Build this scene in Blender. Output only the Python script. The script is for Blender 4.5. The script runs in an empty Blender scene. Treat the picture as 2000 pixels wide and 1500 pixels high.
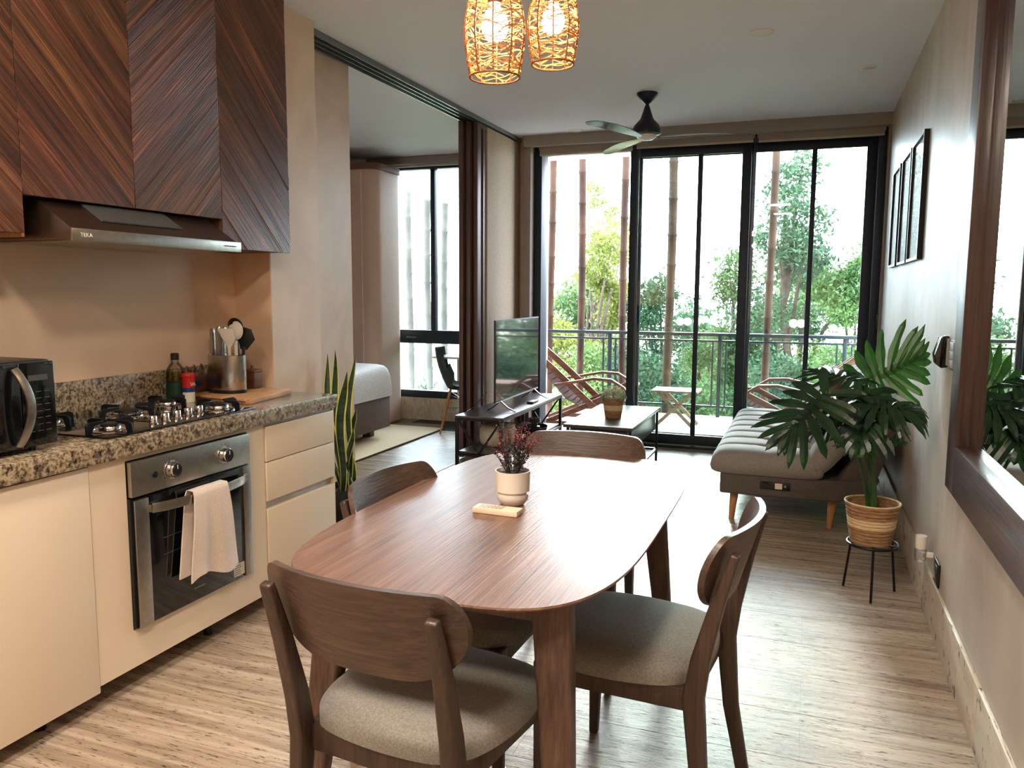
import bpy, bmesh, math, random
import numpy as np
from mathutils import Vector, Matrix
random.seed(7); rng = np.random.default_rng(7)
C = bpy.context.scene.collection
sc = bpy.context.scene
PI = math.pi
# ---------------------------------------------------------------- camera
def cam_rot(yaw, pitch, roll):
    fwd = Vector((-math.sin(yaw)*math.cos(pitch), math.cos(yaw)*math.cos(pitch), math.sin(pitch)))
    right = Vector((math.cos(yaw), math.sin(yaw), 0)); up = right.cross(fwd)
    r = right*math.cos(roll) + up*math.sin(roll); u = -right*math.sin(roll) + up*math.cos(roll)
    return Matrix(((r.x, u.x, -fwd.x), (r.y, u.y, -fwd.y), (r.z, u.z, -fwd.z)))
cd = bpy.data.cameras.new('camera'); cam = bpy.data.objects.new('camera', cd); C.objects.link(cam)
cd.sensor_width = 36; cd.lens = 28.05; cd.clip_start = .05; cd.clip_end = 500
cam.matrix_world = Matrix.Translation((0, 0, 1.37)) @ cam_rot(.3544, -.1158, .005).to_4x4()
sc.camera = cam
# ---------------------------------------------------------------- sky, sun, exposure
w = bpy.data.worlds.new('sky'); sc.world = w; w.use_nodes = True
wn = w.node_tree; bg = wn.nodes['Background']
SKY_STRENGTH = 10.0; GLOW = 18.0
tc = wn.nodes.new('ShaderNodeTexCoord'); mp = wn.nodes.new('ShaderNodeMapping'); mp.inputs['Scale'].default_value = (1, 1, 3)
ns = wn.nodes.new('ShaderNodeTexNoise'); ns.inputs['Scale'].default_value = 2.2; ns.inputs['Detail'].default_value = 5
rp = wn.nodes.new('ShaderNodeValToRGB'); rp.color_ramp.elements[0].position = .35; rp.color_ramp.elements[1].position = .65
rp.color_ramp.elements[0].color = (.74, .83, 1, 1); rp.color_ramp.elements[1].color = (.86, .91, 1, 1)
for a, b in ((tc.outputs['Generated'], mp.inputs[0]), (mp.outputs[0], ns.inputs['Vector']), (ns.outputs['Fac'], rp.inputs[0]), (rp.outputs[0], bg.inputs[0])): wn.links.new(a, b)
# broad bright haze around the low sun behind thin cloud
SUND = Vector((-.138, .941, .309))
dt = wn.nodes.new('ShaderNodeVectorMath'); dt.operation = 'DOT_PRODUCT'; dt.inputs[1].default_value = SUND; wn.links.new(tc.outputs['Generated'], dt.inputs[0])
mxz = wn.nodes.new('ShaderNodeMath'); mxz.operation = 'MAXIMUM'; mxz.inputs[1].default_value = 0; wn.links.new(dt.outputs['Value'], mxz.inputs[0])
pw = wn.nodes.new('ShaderNodeMath'); pw.operation = 'POWER'; pw.inputs[1].default_value = 26; wn.links.new(mxz.outputs[0], pw.inputs[0])
ma = wn.nodes.new('ShaderNodeMath'); ma.operation = 'MULTIPLY_ADD'; ma.inputs[1].default_value = GLOW; ma.inputs[2].default_value = SKY_STRENGTH; wn.links.new(pw.outputs[0], ma.inputs[0]); wn.links.new(ma.outputs[0], bg.inputs[1])
def light(name, kind, loc, energy, color, **k):
    d = bpy.data.lights.new(name, kind); o = bpy.data.objects.new(name, d); C.objects.link(o)
    o.location = loc; d.energy = energy; d.color = color
    for a, b in k.items(): setattr(d, a, b)
    return o
sun = light('sun', 'SUN', (0, 20, 20), 2.5, (1, .93, .8), angle=math.radians(12))
sun.rotation_euler = (-SUND).to_track_quat('-Z', 'Y').to_euler()
for nm, x0, x1, y in (('living_window_portal', -2.39, .52, 7.12), ('bedroom_window_portal', -4.35, -2.7, 7.72)):
    p = light(nm, 'AREA', ((x0+x1)/2, y, 1.4), 1, (1, 1, 1), shape='RECTANGLE', size=x1-x0, size_y=2.6)
    p.rotation_euler = (-PI/2, 0, 0); p.data.cycles.is_portal = True
# ceiling downlights over the kitchen end of the room, behind the viewer (their fittings are built with the ceiling)
DOWN = ((-1.6, .9), (-.5, .9), (-1.6, -.6), (-.5, -.6))
for x, y in DOWN:
    d = light('downlight_glow', 'AREA', (x, y, 2.725), 23, (1, .87, .72), shape='DISK', size=.32)
sc.view_settings.view_transform = 'Standard'; sc.view_settings.look = 'None'
sc.view_settings.gamma = 1; sc.view_settings.use_curve_mapping = False
sc.view_settings.exposure = 0.68
cy = sc.cycles
cy.max_bounces = 10; cy.diffuse_bounces = 6; cy.glossy_bounces = 5; cy.transmission_bounces = 8; cy.transparent_max_bounces = 16
cy.caustics_reflective = False; cy.caustics_refractive = False; cy.sample_clamp_indirect = 6
cy.use_denoising = True
try: cy.denoiser = 'OPENIMAGEDENOISE'
except Exception: pass
# ---------------------------------------------------------------- helpers
def L(c):
    return tuple(((x/255)/12.92 if x/255 <= .04045 else ((x/255+.055)/1.055)**2.4) for x in c)
class MB:
    def __init__(s): s.v = []; s.f = []
    def add(s, vs, fs):
        n = len(s.v); s.v += [tuple(p) for p in vs]; s.f += [tuple(i+n for i in f) for f in fs]; return s
    def box(s, x0, x1, y0, y1, z0, z1):
        return s.add([(x, y, z) for z in (z0, z1) for x, y in ((x0, y0), (x1, y0), (x1, y1), (x0, y1))],
                     [(3, 2, 1, 0), (4, 5, 6, 7), (0, 1, 5, 4), (1, 2, 6, 5), (2, 3, 7, 6), (3, 0, 4, 7)])
    def beam(s, p0, p1, w0, t0, w1=None, t1=None, side=(1, 0, 0)):
        # rectangular bar from p0 to p1; w across 'side', t across the third direction
        p0, p1 = Vector(p0), Vector(p1); d = (p1-p0).normalized(); a = Vector(side); a = (a-d*a.dot(d)).normalized(); b = d.cross(a)
        w1 = w0 if w1 is None else w1; t1 = t0 if t1 is None else t1
        vs = []
        for p, w_, t_ in ((p0, w0, t0), (p1, w1, t1)):
            for i, j in ((-1, -1), (1, -1), (1, 1), (-1, 1)): vs.append(p+a*(i*w_/2)+b*(j*t_/2))
        return s.add(vs, [(3, 2, 1, 0), (4, 5, 6, 7), (0, 1, 5, 4), (1, 2, 6, 5), (2, 3, 7, 6), (3, 0, 4, 7)])
    def path(s, pts, ws, ts, side=(1, 0, 0)):
        pts = [Vector(p) for p in pts]; n = len(pts); base = len(s.v); vs = []
        for i, p in enumerate(pts):
            d = ((pts[min(i+1, n-1)]-p).normalized()+(p-pts[max(i-1, 0)]).normalized()).normalized()
            a = Vector(side); a = (a-d*a.dot(d)).normalized(); b = d.cross(a)
            w_ = ws[i] if isinstance(ws, (list, tuple)) else ws; t_ = ts[i] if isinstance(ts, (list, tuple)) else ts
            for k, l in ((-1, -1), (1, -1), (1, 1), (-1, 1)): vs.append(p+a*(k*w_/2)+b*(l*t_/2))
        fs = [(3, 2, 1, 0), tuple(4*(n-1)+k for k in range(4))]
        for i in range(n-1):
            for k in range(4): fs.append((4*i+k, 4*i+(k+1) % 4, 4*i+4+(k+1) % 4, 4*i+4+k))
        return s.add(vs, fs)
    def tube(s, pts, r, n=8, cap=True):
        pts = [Vector(p) for p in pts]; m = len(pts); vs = []; fs = []; ref = None
        for i, p in enumerate(pts):
            d = (pts[min(i+1, m-1)]-pts[max(i-1, 0)]).normalized()
            if ref is None: ref = d.orthogonal().normalized()
            a = (ref-d*ref.dot(d)).normalized(); ref = a; b = d.cross(a)
            rr = r[i] if isinstance(r, (list, tuple)) else r
            for k in range(n): vs.append(p+(a*math.cos(2*PI*k/n)+b*math.sin(2*PI*k/n))*rr)
        for i in range(m-1):
            for k in range(n): fs.append((i*n+k, i*n+(k+1) % n, (i+1)*n+(k+1) % n, (i+1)*n+k))
        if cap: fs += [tuple(range(n-1, -1, -1)), tuple(range((m-1)*n, m*n))]
        return s.add(vs, fs)
    def cyl(s, p0, p1, r0, r1=None, n=20): return s.tube([p0, p1], [r0, r0 if r1 is None else r1], n)
    def lathe(s, prof, c=(0, 0, 0), n=28, sx=1, sy=1, rot=None, cap=True):
        vs = []; fs = []; m = len(prof)
        for r, z in prof:
            for k in range(n):
                p = Vector((r*sx*math.cos(2*PI*k/n), r*sy*math.sin(2*PI*k/n), z))
                if rot: p = rot @ p
                vs.append(p+Vector(c))
        for i in range(m-1):
            for k in range(n): fs.append((i*n+k, i*n+(k+1) % n, (i+1)*n+(k+1) % n, (i+1)*n+k))
        if cap and prof[0][0] > 1e-6: fs.append(tuple(range(n-1, -1, -1)))
        if cap and prof[-1][0] > 1e-6: fs.append(tuple(range((m-1)*n, m*n)))
        return s.add(vs, fs)
    def prism(s, poly, t0, t1, fn=lambda a, b, t: (a, b, t)):
        n = len(poly)
        vs = [fn(a, b, t0) for a, b in poly]+[fn(a, b, t1) for a, b in poly]
        return s.add(vs, [tuple(range(n-1, -1, -1)), tuple(range(n, 2*n))]+[(i, (i+1) % n, n+(i+1) % n, n+i) for i in range(n)])
    def grid(s, fn, nu, nv, closed_u=False, closed_v=False):
        mu = nu if closed_u else nu+1; mv = nv if closed_v else nv+1
        vs = [fn(i/nu, j/nv) for i in range(mu) for j in range(mv)]
        fs = [(i*mv+j, ((i+1) % mu)*mv+j, ((i+1) % mu)*mv+(j+1) % mv, i*mv+(j+1) % mv) for i in range(nu) for j in range(nv)]
        return s.add(vs, fs)
    def xf(s, m): s.v = [tuple(m @ Vector(p)) for p in s.v]; return s
    def build(s, name, mat, parent=None, bevel=0, seg=2, world=False, angle=40, weld=False, loc=None, rot=None):
        me = bpy.data.meshes.new(name)
        off = parent.location if (world and parent) else Vector((0, 0, 0))
        if world and parent and parent.parent: off = off+parent.parent.location
        me.from_pydata([(p[0]-off[0], p[1]-off[1], p[2]-off[2]) for p in s.v], [], s.f)
        bm = bmesh.new(); bm.from_mesh(me)
        if weld: bmesh.ops.remove_doubles(bm, verts=bm.verts, dist=1e-5)
        bmesh.ops.recalc_face_normals(bm, faces=bm.faces)
        if bevel:
            es = [e for e in bm.edges if len(e.link_faces) == 2 and e.calc_face_angle(0) > .45]
            bmesh.ops.bevel(bm, geom=es, offset=bevel, segments=seg, affect='EDGES', profile=.6, clamp_overlap=True)
        for f in bm.faces: f.smooth = True
        bm.to_mesh(me); bm.free()
        me.set_sharp_from_angle(angle=math.radians(angle))
        me.materials.append(mat)
        o = bpy.data.objects.new(name, me); C.objects.link(o)
        if parent: o.parent = parent
        if loc: o.location = loc
        if rot: o.rotation_euler = rot
        return o
def tag(o, label, cat=None, group=None, kind=None):
    if label: o['label'] = label
    if cat: o['category'] = cat
    if group: o['group'] = group
    if kind: o['kind'] = kind
    return o
def thing(name, label, cat, loc=(0, 0, 0), rz=0, group=None, kind=None):
    o = bpy.data.objects.new(name, None); C.objects.link(o); o.empty_display_size = .1
    o.location = loc; o.rotation_euler = (0, 0, rz)
    return tag(o, label, cat, group, kind)
def dup(root, loc, rz, label, group=None):
    r = root.copy(); C.objects.link(r); r.location = loc; r.rotation_euler = (0, 0, rz); r['label'] = label
    if group: r['group'] = group
    for ch in list(root.children):
        c = ch.copy(); C.objects.link(c); c.parent = r
        for g in ch.children:
            d = g.copy(); C.objects.link(d); d.parent = c
    return r
def box(name, mat, b, parent=None, bevel=0, seg=2, world=False): return MB().box(*b).build(name, mat, parent, bevel, seg, world)
def struct(name, o_mat, b, label, cat='wall', bevel=0):
    return tag(box(name, o_mat, b, bevel=bevel), label, cat, kind='structure')
def text(s_, size, mat, name, parent, loc, rot, ext=.0006, world=False, align='LEFT', space=1):
    cu = bpy.data.curves.new(name, 'FONT'); cu.body = s_; cu.size = size; cu.extrude = ext; cu.align_x = align; cu.space_character = space
    o = bpy.data.objects.new('t', cu); C.objects.link(o)
    bpy.context.view_layer.update()
    me = bpy.data.meshes.new_from_object(o.evaluated_get(bpy.context.evaluated_depsgraph_get()))
    bpy.data.objects.remove(o); me.name = name; me.materials.clear(); me.materials.append(mat)
    q = bpy.data.objects.new(name, me); C.objects.link(q); q.parent = parent
    off = (parent.location if parent and world else Vector((0, 0, 0)))
    q.location = Vector(loc)-off; q.rotation_euler = rot
    return q
# ---------------------------------------------------------------- materials
def mat(name, col, rough=.5, metal=0, col2=None, scale=8, stretch=(1, 1, 1), bump=0, bscale=None, detail=4, var=.12, spec=.5,
        coat=0, trans=0, alpha=1, rvar=0, lo=.35, hi=.65, sheen=0, per_object=0, ior=1.45, bdist=.01, dist=0):
    m = bpy.data.materials.new(name); m.use_nodes = True; nt = m.node_tree; P = nt.nodes['Principled BSDF']
    N = nt.nodes.new; K = nt.links.new
    tc = N('ShaderNodeTexCoord'); mp = N('ShaderNodeMapping'); mp.inputs['Scale'].default_value = stretch; K(tc.outputs['Object'], mp.inputs[0])
    ns = N('ShaderNodeTexNoise'); ns.inputs['Scale'].default_value = scale; ns.inputs['Detail'].default_value = detail; ns.inputs['Distortion'].default_value = dist
    if per_object:
        oi = N('ShaderNodeObjectInfo'); ml = N('ShaderNodeMath'); ml.operation = 'MULTIPLY'; ml.inputs[1].default_value = 37
        K(oi.outputs['Random'], ml.inputs[0]); va = N('ShaderNodeVectorMath'); va.operation = 'ADD'; K(mp.outputs[0], va.inputs[0]); K(ml.outputs[0], va.inputs[1]); vec = va.outputs[0]
    else: vec = mp.outputs[0]
    K(vec, ns.inputs['Vector'])
    rp = N('ShaderNodeValToRGB'); K(ns.outputs['Fac'], rp.inputs[0]); e = rp.color_ramp.elements
    e[0].position = lo; e[1].position = hi
    c1 = L(col); c2 = L(col2) if col2 else None
    if c2: e[0].color = (*c1, 1); e[1].color = (*c2, 1)
    else: e[0].color = (*[x*(1-var) for x in c1], 1); e[1].color = (*[min(1, x*(1+var)) for x in c1], 1)
    out = rp.outputs[0]
    if per_object:
        hs = N('ShaderNodeHueSaturation'); mr = N('ShaderNodeMapRange'); K(oi.outputs['Random'], mr.inputs[0])
        mr.inputs[3].default_value = 1-per_object; mr.inputs[4].default_value = 1+per_object; K(mr.outputs[0], hs.inputs['Value']); K(out, hs.inputs['Color']); out = hs.outputs[0]
    K(out, P.inputs['Base Color'])
    P.inputs['Roughness'].default_value = rough; P.inputs['Metallic'].default_value = metal
    P.inputs['Specular IOR Level'].default_value = spec; P.inputs['Coat Weight'].default_value = coat; P.inputs['Coat Roughness'].default_value = .12
    P.inputs['Transmission Weight'].default_value = trans; P.inputs['Alpha'].default_value = alpha; P.inputs['IOR'].default_value = ior
    if sheen: P.inputs['Sheen Weight'].default_value = sheen
    if rvar:
        r2 = N('ShaderNodeMapRange'); K(ns.outputs['Fac'], r2.inputs[0]); r2.inputs[3].default_value = max(.02, rough-rvar); r2.inputs[4].default_value = rough+rvar; K(r2.outputs[0], P.inputs['Roughness'])
    if bump:
        b = N('ShaderNodeBump'); b.inputs['Strength'].default_value = bump; b.inputs['Distance'].default_value = bdist
        if bscale:
            n2 = N('ShaderNodeTexNoise'); n2.inputs['Scale'].default_value = bscale; n2.inputs['Detail'].default_value = 3; K(vec, n2.inputs['Vector']); K(n2.outputs['Fac'], b.inputs['Height'])
        else: K(ns.outputs['Fac'], b.inputs['Height'])
        K(b.outputs[0], P.inputs['Normal'])
    return m
def ramp(nt, fac, stops):
    r = nt.nodes.new('ShaderNodeValToRGB'); nt.links.new(fac, r.inputs[0]); e = r.color_ramp.elements
    while len(e) < len(stops): e.new(.5)
    for i, (p, c) in enumerate(stops): e[i].position = p; e[i].color = (*L(c), 1)
    return r.outputs[0]
def emis(name, col, s):
    m = bpy.data.materials.new(name); m.use_nodes = True; nt = m.node_tree; nt.nodes.clear()
    e = nt.nodes.new('ShaderNodeEmission'); e.inputs[0].default_value = (*L(col), 1); e.inputs[1].default_value = s
    o = nt.nodes.new('ShaderNodeOutputMaterial'); nt.links.new(e.outputs[0], o.inputs[0]); return m
def glass(name, tint=(.93, .97, .95), refl=1.0, haze=0):
    m = bpy.data.materials.new(name); m.use_nodes = True; nt = m.node_tree; nt.nodes.clear(); N = nt.nodes.new; K = nt.links.new
    t = N('ShaderNodeBsdfTransparent'); t.inputs[0].default_value = (*tint, 1); g = N('ShaderNodeBsdfGlossy'); g.inputs['Roughness'].default_value = .0
    fr = N('ShaderNodeFresnel'); fr.inputs[0].default_value = 1.5; ml = N('ShaderNodeMath'); ml.operation = 'MULTIPLY'; ml.inputs[1].default_value = refl; ml.use_clamp = True
    K(fr.outputs[0], ml.inputs[0]); mx = N('ShaderNodeMixShader'); K(ml.outputs[0], mx.inputs[0]); K(t.outputs[0], mx.inputs[1]); K(g.outputs[0], mx.inputs[2])
    o = N('ShaderNodeOutputMaterial'); last = mx.outputs[0]
    if haze:
        d = N('ShaderNodeBsdfDiffuse'); d.inputs[0].default_value = (.8, .85, .85, 1); tr = N('ShaderNodeBsdfTranslucent'); tr.inputs[0].default_value = (.8, .85, .85, 1)
        a = N('ShaderNodeAddShader'); K(d.outputs[0], a.inputs[0]); K(tr.outputs[0], a.inputs[1])
        m2 = N('ShaderNodeMixShader'); m2.inputs[0].default_value = haze; K(last, m2.inputs[1]); K(tr.outputs[0], m2.inputs[2]); last = m2.outputs[0]
    K(last, o.inputs[0]); return m
def leafmat(name, c1, c2, trans=.4, rough=.5, scale=3):
    m = bpy.data.materials.new(name); m.use_nodes = True; nt = m.node_tree; nt.nodes.clear(); N = nt.nodes.new; K = nt.links.new
    tc = N('ShaderNodeTexCoord'); ns = N('ShaderNodeTexNoise'); ns.inputs['Scale'].default_value = scale; ns.inputs['Detail'].default_value = 6; K(tc.outputs['Object'], ns.inputs['Vector'])
    col = ramp(nt, ns.outputs['Fac'], [(.32, c1), (.68, c2)])
    p = N('ShaderNodeBsdfPrincipled'); K(col, p.inputs['Base Color']); p.inputs['Roughness'].default_value = rough
    t = N('ShaderNodeBsdfTranslucent'); K(col, t.inputs[0]); mx = N('ShaderNodeMixShader'); mx.inputs[0].default_value = trans
    K(p.outputs[0], mx.inputs[1]); K(t.outputs[0], mx.inputs[2]); o = N('ShaderNodeOutputMaterial'); K(mx.outputs[0], o.inputs[0]); return m
M = {}
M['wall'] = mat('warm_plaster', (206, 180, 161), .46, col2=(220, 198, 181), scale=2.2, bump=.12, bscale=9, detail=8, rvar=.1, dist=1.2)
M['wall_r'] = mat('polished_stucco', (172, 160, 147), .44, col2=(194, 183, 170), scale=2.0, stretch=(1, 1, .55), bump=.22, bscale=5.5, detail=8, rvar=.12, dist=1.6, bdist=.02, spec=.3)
M['wall_k'] = mat('kitchen_plaster', (216, 186, 158), .5, col2=(226, 197, 169), scale=1.6, bump=.06, bscale=9, detail=6, dist=1.2)
M['panel'] = mat('linen_panel', (178, 160, 140), .7, col2=(190, 172, 150), scale=60, bump=.1)
M['ceiling'] = mat('ceiling_paint', (228, 233, 246), .8, scale=1.5, var=.02)
M['white'] = mat('cream_lacquer', (224, 206, 182), .3, scale=2, var=.015, coat=.2)
M['gola'] = mat('recessed_pull_profile', (196, 190, 180), .35, .3, scale=20, var=.04)
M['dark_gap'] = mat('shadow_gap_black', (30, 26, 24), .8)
M['frame'] = mat('hazed_black_aluminium', (30, 42, 54), .45, .2, scale=30, var=.1)  # blue cast of the window haze is put into the frame black
M['black'] = mat('black_metal', (22, 24, 27), .4, .5, scale=30, var=.15)
M['blackp'] = mat('black_plastic', (20, 20, 22), .35, scale=30, var=.1)
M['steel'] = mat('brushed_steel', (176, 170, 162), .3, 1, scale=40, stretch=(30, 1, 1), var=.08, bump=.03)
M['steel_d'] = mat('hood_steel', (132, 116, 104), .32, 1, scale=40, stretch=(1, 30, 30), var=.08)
M['steel_p'] = mat('bright_brushed_steel', (182, 176, 168), .25, 1, scale=40, stretch=(1, 1, .1), var=.1, bump=.02)
M['chrome'] = mat('polished_chrome', (205, 205, 205), .08, 1, var=.02)
M['bglass'] = mat('black_glass', (8, 10, 12), .04, 0, var=.05, coat=.6)
M['alu'] = mat('grey_aluminium', (128, 134, 134), .35, .8, scale=30, var=.05)
M['pendcord'] = mat('pendant_cord_black', (25, 22, 20), .6)
M['mirror'] = mat('mirror_silver', (225, 230, 228), .0, 1, var=.01)
M['glass'] = glass('window_glass', (.90, .96, .94), 1.0)
M['glass_clear'] = glass('clear_glass', (.97, .98, .98), .8)
M['oil'] = glass('oil_tint', (.86, .80, .40), .6)
M['disc_frost'] = glass('frosted_disc', (.98, .98, .98), .1, .55)
M['fabric'] = mat('grey_linen_seat', (112, 109, 103), .9, col2=(134, 130, 123), scale=220, bump=.25, sheen=.2, bdist=.002)
M['sofa'] = mat('sofa_grey_fabric', (128, 122, 118), .85, col2=(144, 138, 134), scale=150, bump=.15, sheen=.25, bdist=.002)
M['sofa_d'] = mat('sofa_base_fabric', (84, 77, 74), .85, col2=(98, 90, 86), scale=150, bump=.15, bdist=.002)
M['pillow'] = mat('taupe_pillow_fabric', (120, 98, 88), .9, col2=(140, 116, 104), scale=120, bump=.2, bdist=.002)
M['oak'] = mat('oak_leg_wood', (170, 118, 76), .45, col2=(196, 146, 100), scale=6, stretch=(8, 8, 1))
M['teak'] = mat('deck_teak', (98, 64, 46), .5, col2=(132, 92, 68), scale=5, stretch=(2, 8, 8))
M['leather'] = mat('woven_brown_leather', (34, 20, 18), .8, col2=(58, 36, 31), scale=60, bump=.4, spec=.05)  # brown darkened to paint in the shade on the slings' undersides
M['towel'] = mat('beige_terry', (206, 186, 170), .95, col2=(222, 204, 190), scale=260, bump=.5, sheen=.4, bdist=.003)
M['bedcover'] = mat('white_bedspread', (240, 240, 244), .9, scale=70, var=.06, bump=.5)
M['pole_grey'] = mat('grey_bamboo', (66, 66, 64), .6, col2=(92, 92, 86), scale=4)  # plain grey bamboo for the poles outside the bedroom
M['bedbase'] = mat('brown_bed_base', (98, 78, 70), .7, scale=20, stretch=(1, 1, 8), var=.12)
M['closet'] = mat('rose_brown_panel', (206, 176, 160), .6, scale=3, var=.05)
M['closet_d'] = mat('closet_cap_brown', (104, 74, 62), .6, scale=6, var=.1)
M['jute'] = mat('jute_weave', (204, 180, 148), .95, col2=(226, 206, 176), scale=90, bump=.6, bdist=.006)
M['jute_d'] = mat('rug_border', (74, 62, 50), .9)
M['cream'] = mat('balcony_paint', (225, 214, 190), .8, scale=2, var=.03)
M['deck'] = mat('balcony_floor', (205, 198, 186), .6, scale=4, var=.06)
M['bamboo'] = mat('bamboo_pole', (48, 34, 26), .6, col2=(78, 56, 42), spec=.2, scale=4, stretch=(1, 1, .6))
M['bark'] = mat('tree_bark', (62, 54, 46), .9, col2=(92, 82, 70), scale=10, bump=.5)
M['soil'] = mat('potting_soil', (34, 25, 19), .95, col2=(60, 46, 34), scale=60, bump=.8)
M['ceramic'] = mat('cream_ceramic', (222, 214, 206), .45, scale=6, var=.03)
M['basket_d'] = mat('basket_brown_fibre', (136, 100, 70), .85, col2=(172, 134, 98), scale=30, stretch=(1, 1, 4), bump=.6, bdist=.006)
M['basket_l'] = mat('basket_pale_fibre', (205, 176, 128), .85, col2=(222, 198, 156), scale=30, stretch=(1, 1, 4), bump=.6, bdist=.006)
M['rattan'] = mat('rattan_strand', (176, 112, 56), .7, col2=(206, 144, 82), scale=20)
M['rattan_d'] = mat('rattan_rib', (104, 58, 30), .6)
M['board'] = mat('cutting_board_wood', (172, 122, 82), .55, col2=(200, 154, 112), scale=7, stretch=(8, 1, 1))
M['board_d'] = mat('dark_board_wood', (86, 52, 36), .5, col2=(116, 76, 52), scale=7, stretch=(1, 1, 6))
M['leaf'] = leafmat('philodendron_leaf', (10, 34, 24), (30, 66, 34), .12, .28, 8)
M['leaf2'] = leafmat('young_leaf', (36, 84, 36), (58, 112, 48), .25, .35, 8)
M['stem'] = mat('plant_stem', (46, 84, 44), .45, scale=12)
M['snake'] = mat('snake_leaf', (16, 38, 28), .4, col2=(38, 66, 42), scale=10, stretch=(1, 1, 6))
M['snake_y'] = mat('snake_leaf_margin', (206, 202, 92), .45)
M['red'] = leafmat('red_bloom', (110, 40, 48), (160, 74, 78), .2, .6, 30)
M['dkgreen'] = leafmat('dark_sprig', (34, 30, 34), (60, 50, 50), .1, .6, 30)
M['succ'] = leafmat('pale_shrub', (136, 150, 110), (200, 206, 168), .2, .6, 30)
M['print'] = mat('print_paper', (222, 224, 220), .5, scale=3, var=.04)
M['grayplast'] = mat('grey_plastic', (150, 158, 158), .4)
M['whitep'] = mat('white_plastic', (226, 222, 214), .4, var=.02)
M['red_p'] = mat('red_plastic', (190, 32, 28), .4); M['blue_p'] = mat('blue_print', (24, 60, 110), .4); M['label_w'] = mat('label_white', (222, 214, 196), .5)
M['greenlab'] = mat('green_label', (20, 52, 34), .4)
M['ink'] = mat('dark_ink', (40, 38, 38), .6)
M['wood_cab'] = None
def wood(name, c1, c2, c3, axis='X', scale=3.0, rough=.4, k=14, coat=.15, per_object=0, fine=.5, bump=.08, bdist=.003):
    m = bpy.data.materials.new(name); m.use_nodes = True; nt = m.node_tree; P = nt.nodes['Principled BSDF']; N = nt.nodes.new; Kk = nt.links.new
    tc = N('ShaderNodeTexCoord'); vec = tc.outputs['Object']
    if per_object:
        oi = N('ShaderNodeObjectInfo'); ml = N('ShaderNodeMath'); ml.operation = 'MULTIPLY'; ml.inputs[1].default_value = 23; Kk(oi.outputs['Random'], ml.inputs[0])
        va = N('ShaderNodeVectorMath'); va.operation = 'ADD'; Kk(vec, va.inputs[0]); Kk(ml.outputs[0], va.inputs[1]); vec = va.outputs[0]
    st = {'X': (1, k, k), 'Y': (k, 1, k), 'Z': (k, k, 1)}[axis]
    mp = N('ShaderNodeMapping'); mp.inputs['Scale'].default_value = st; Kk(vec, mp.inputs[0])
    n1 = N('ShaderNodeTexNoise'); n1.inputs['Scale'].default_value = scale; n1.inputs['Detail'].default_value = 5; n1.inputs['Distortion'].default_value = .6; Kk(mp.outputs[0], n1.inputs['Vector'])
    mp2 = N('ShaderNodeMapping'); mp2.inputs['Scale'].default_value = tuple(x*(5 if x > 1 else 1.5) for x in st); Kk(vec, mp2.inputs[0])
    n2 = N('ShaderNodeTexNoise'); n2.inputs['Scale'].default_value = scale; n2.inputs['Detail'].default_value = 4; Kk(mp2.outputs[0], n2.inputs['Vector'])
    mx = N('ShaderNodeMix'); mx.data_type = 'FLOAT'; mx.inputs[0].default_value = fine; Kk(n1.outputs['Fac'], mx.inputs[2]); Kk(n2.outputs['Fac'], mx.inputs[3])
    col = ramp(nt, mx.outputs[0], [(.33, c1), (.5, c2), (.66, c3)])
    if per_object:
        hs = N('ShaderNodeHueSaturation'); mr = N('ShaderNodeMapRange'); Kk(oi.outputs['Random'], mr.inputs[0]); mr.inputs[3].default_value = 1-per_object; mr.inputs[4].default_value = 1+per_object
        Kk(mr.outputs[0], hs.inputs['Value']); Kk(col, hs.inputs['Color'])
        m2 = N('ShaderNodeMath'); m2.operation = 'FRACT'; m3 = N('ShaderNodeMath'); m3.operation = 'MULTIPLY'; m3.inputs[1].default_value = 7.31; Kk(oi.outputs['Random'], m3.inputs[0]); Kk(m3.outputs[0], m2.inputs[0])
        mr2 = N('ShaderNodeMapRange'); Kk(m2.outputs[0], mr2.inputs[0]); mr2.inputs[3].default_value = .49; mr2.inputs[4].default_value = .507; Kk(mr2.outputs[0], hs.inputs['Hue']); col = hs.outputs[0]
    Kk(col, P.inputs['Base Color']); P.inputs['Roughness'].default_value = rough; P.inputs['Coat Weight'].default_value = coat; P.inputs['Coat Roughness'].default_value = .2
    b = N('ShaderNodeBump'); b.inputs['Strength'].default_value = bump*4; b.inputs['Distance'].default_value = bdist; Kk(n2.outputs['Fac'], b.inputs['Height']); Kk(b.outputs[0], P.inputs['Normal'])
    return m
M['table'] = wood('table_walnut', (88, 62, 50), (112, 82, 66), (134, 102, 84), 'Y', 2.2, .40, 16, .12)
M['chair'] = wood('chair_walnut', (52, 39, 33), (72, 55, 46), (92, 72, 60), 'X', 2.6, .4, 12, .15)
M['chairz'] = wood('chair_post_walnut', (42, 30, 25), (58, 42, 34), (74, 56, 46), 'Z', 2.6, .4, 12, .15)
M['legw'] = wood('table_leg_walnut', (64, 46, 38), (86, 64, 53), (106, 82, 68), 'Z', 2.6, .42, 12, .1)
M['plank'] = wood('cabinet_plank_wood', (34, 19, 15), (84, 49, 34), (134, 86, 56), 'X', 2.4, .4, 18, .12, per_object=.35, fine=.55, bump=.35, bdist=.004)
M['mframe'] = wood('mirror_frame_mahogany', (44, 27, 25), (62, 40, 36), (78, 52, 46), 'Z', 2.4, .35, 10, .3)
M['mframe_y'] = wood('mirror_frame_mahogany_rail', (48, 30, 27), (68, 44, 39), (86, 58, 50), 'Y', 2.4, .35, 10, .3)
M['slide'] = wood('sliding_door_walnut', (70, 50, 46), (88, 64, 58), (104, 78, 70), 'Z', 2.4, .45, 12, .1)
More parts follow.
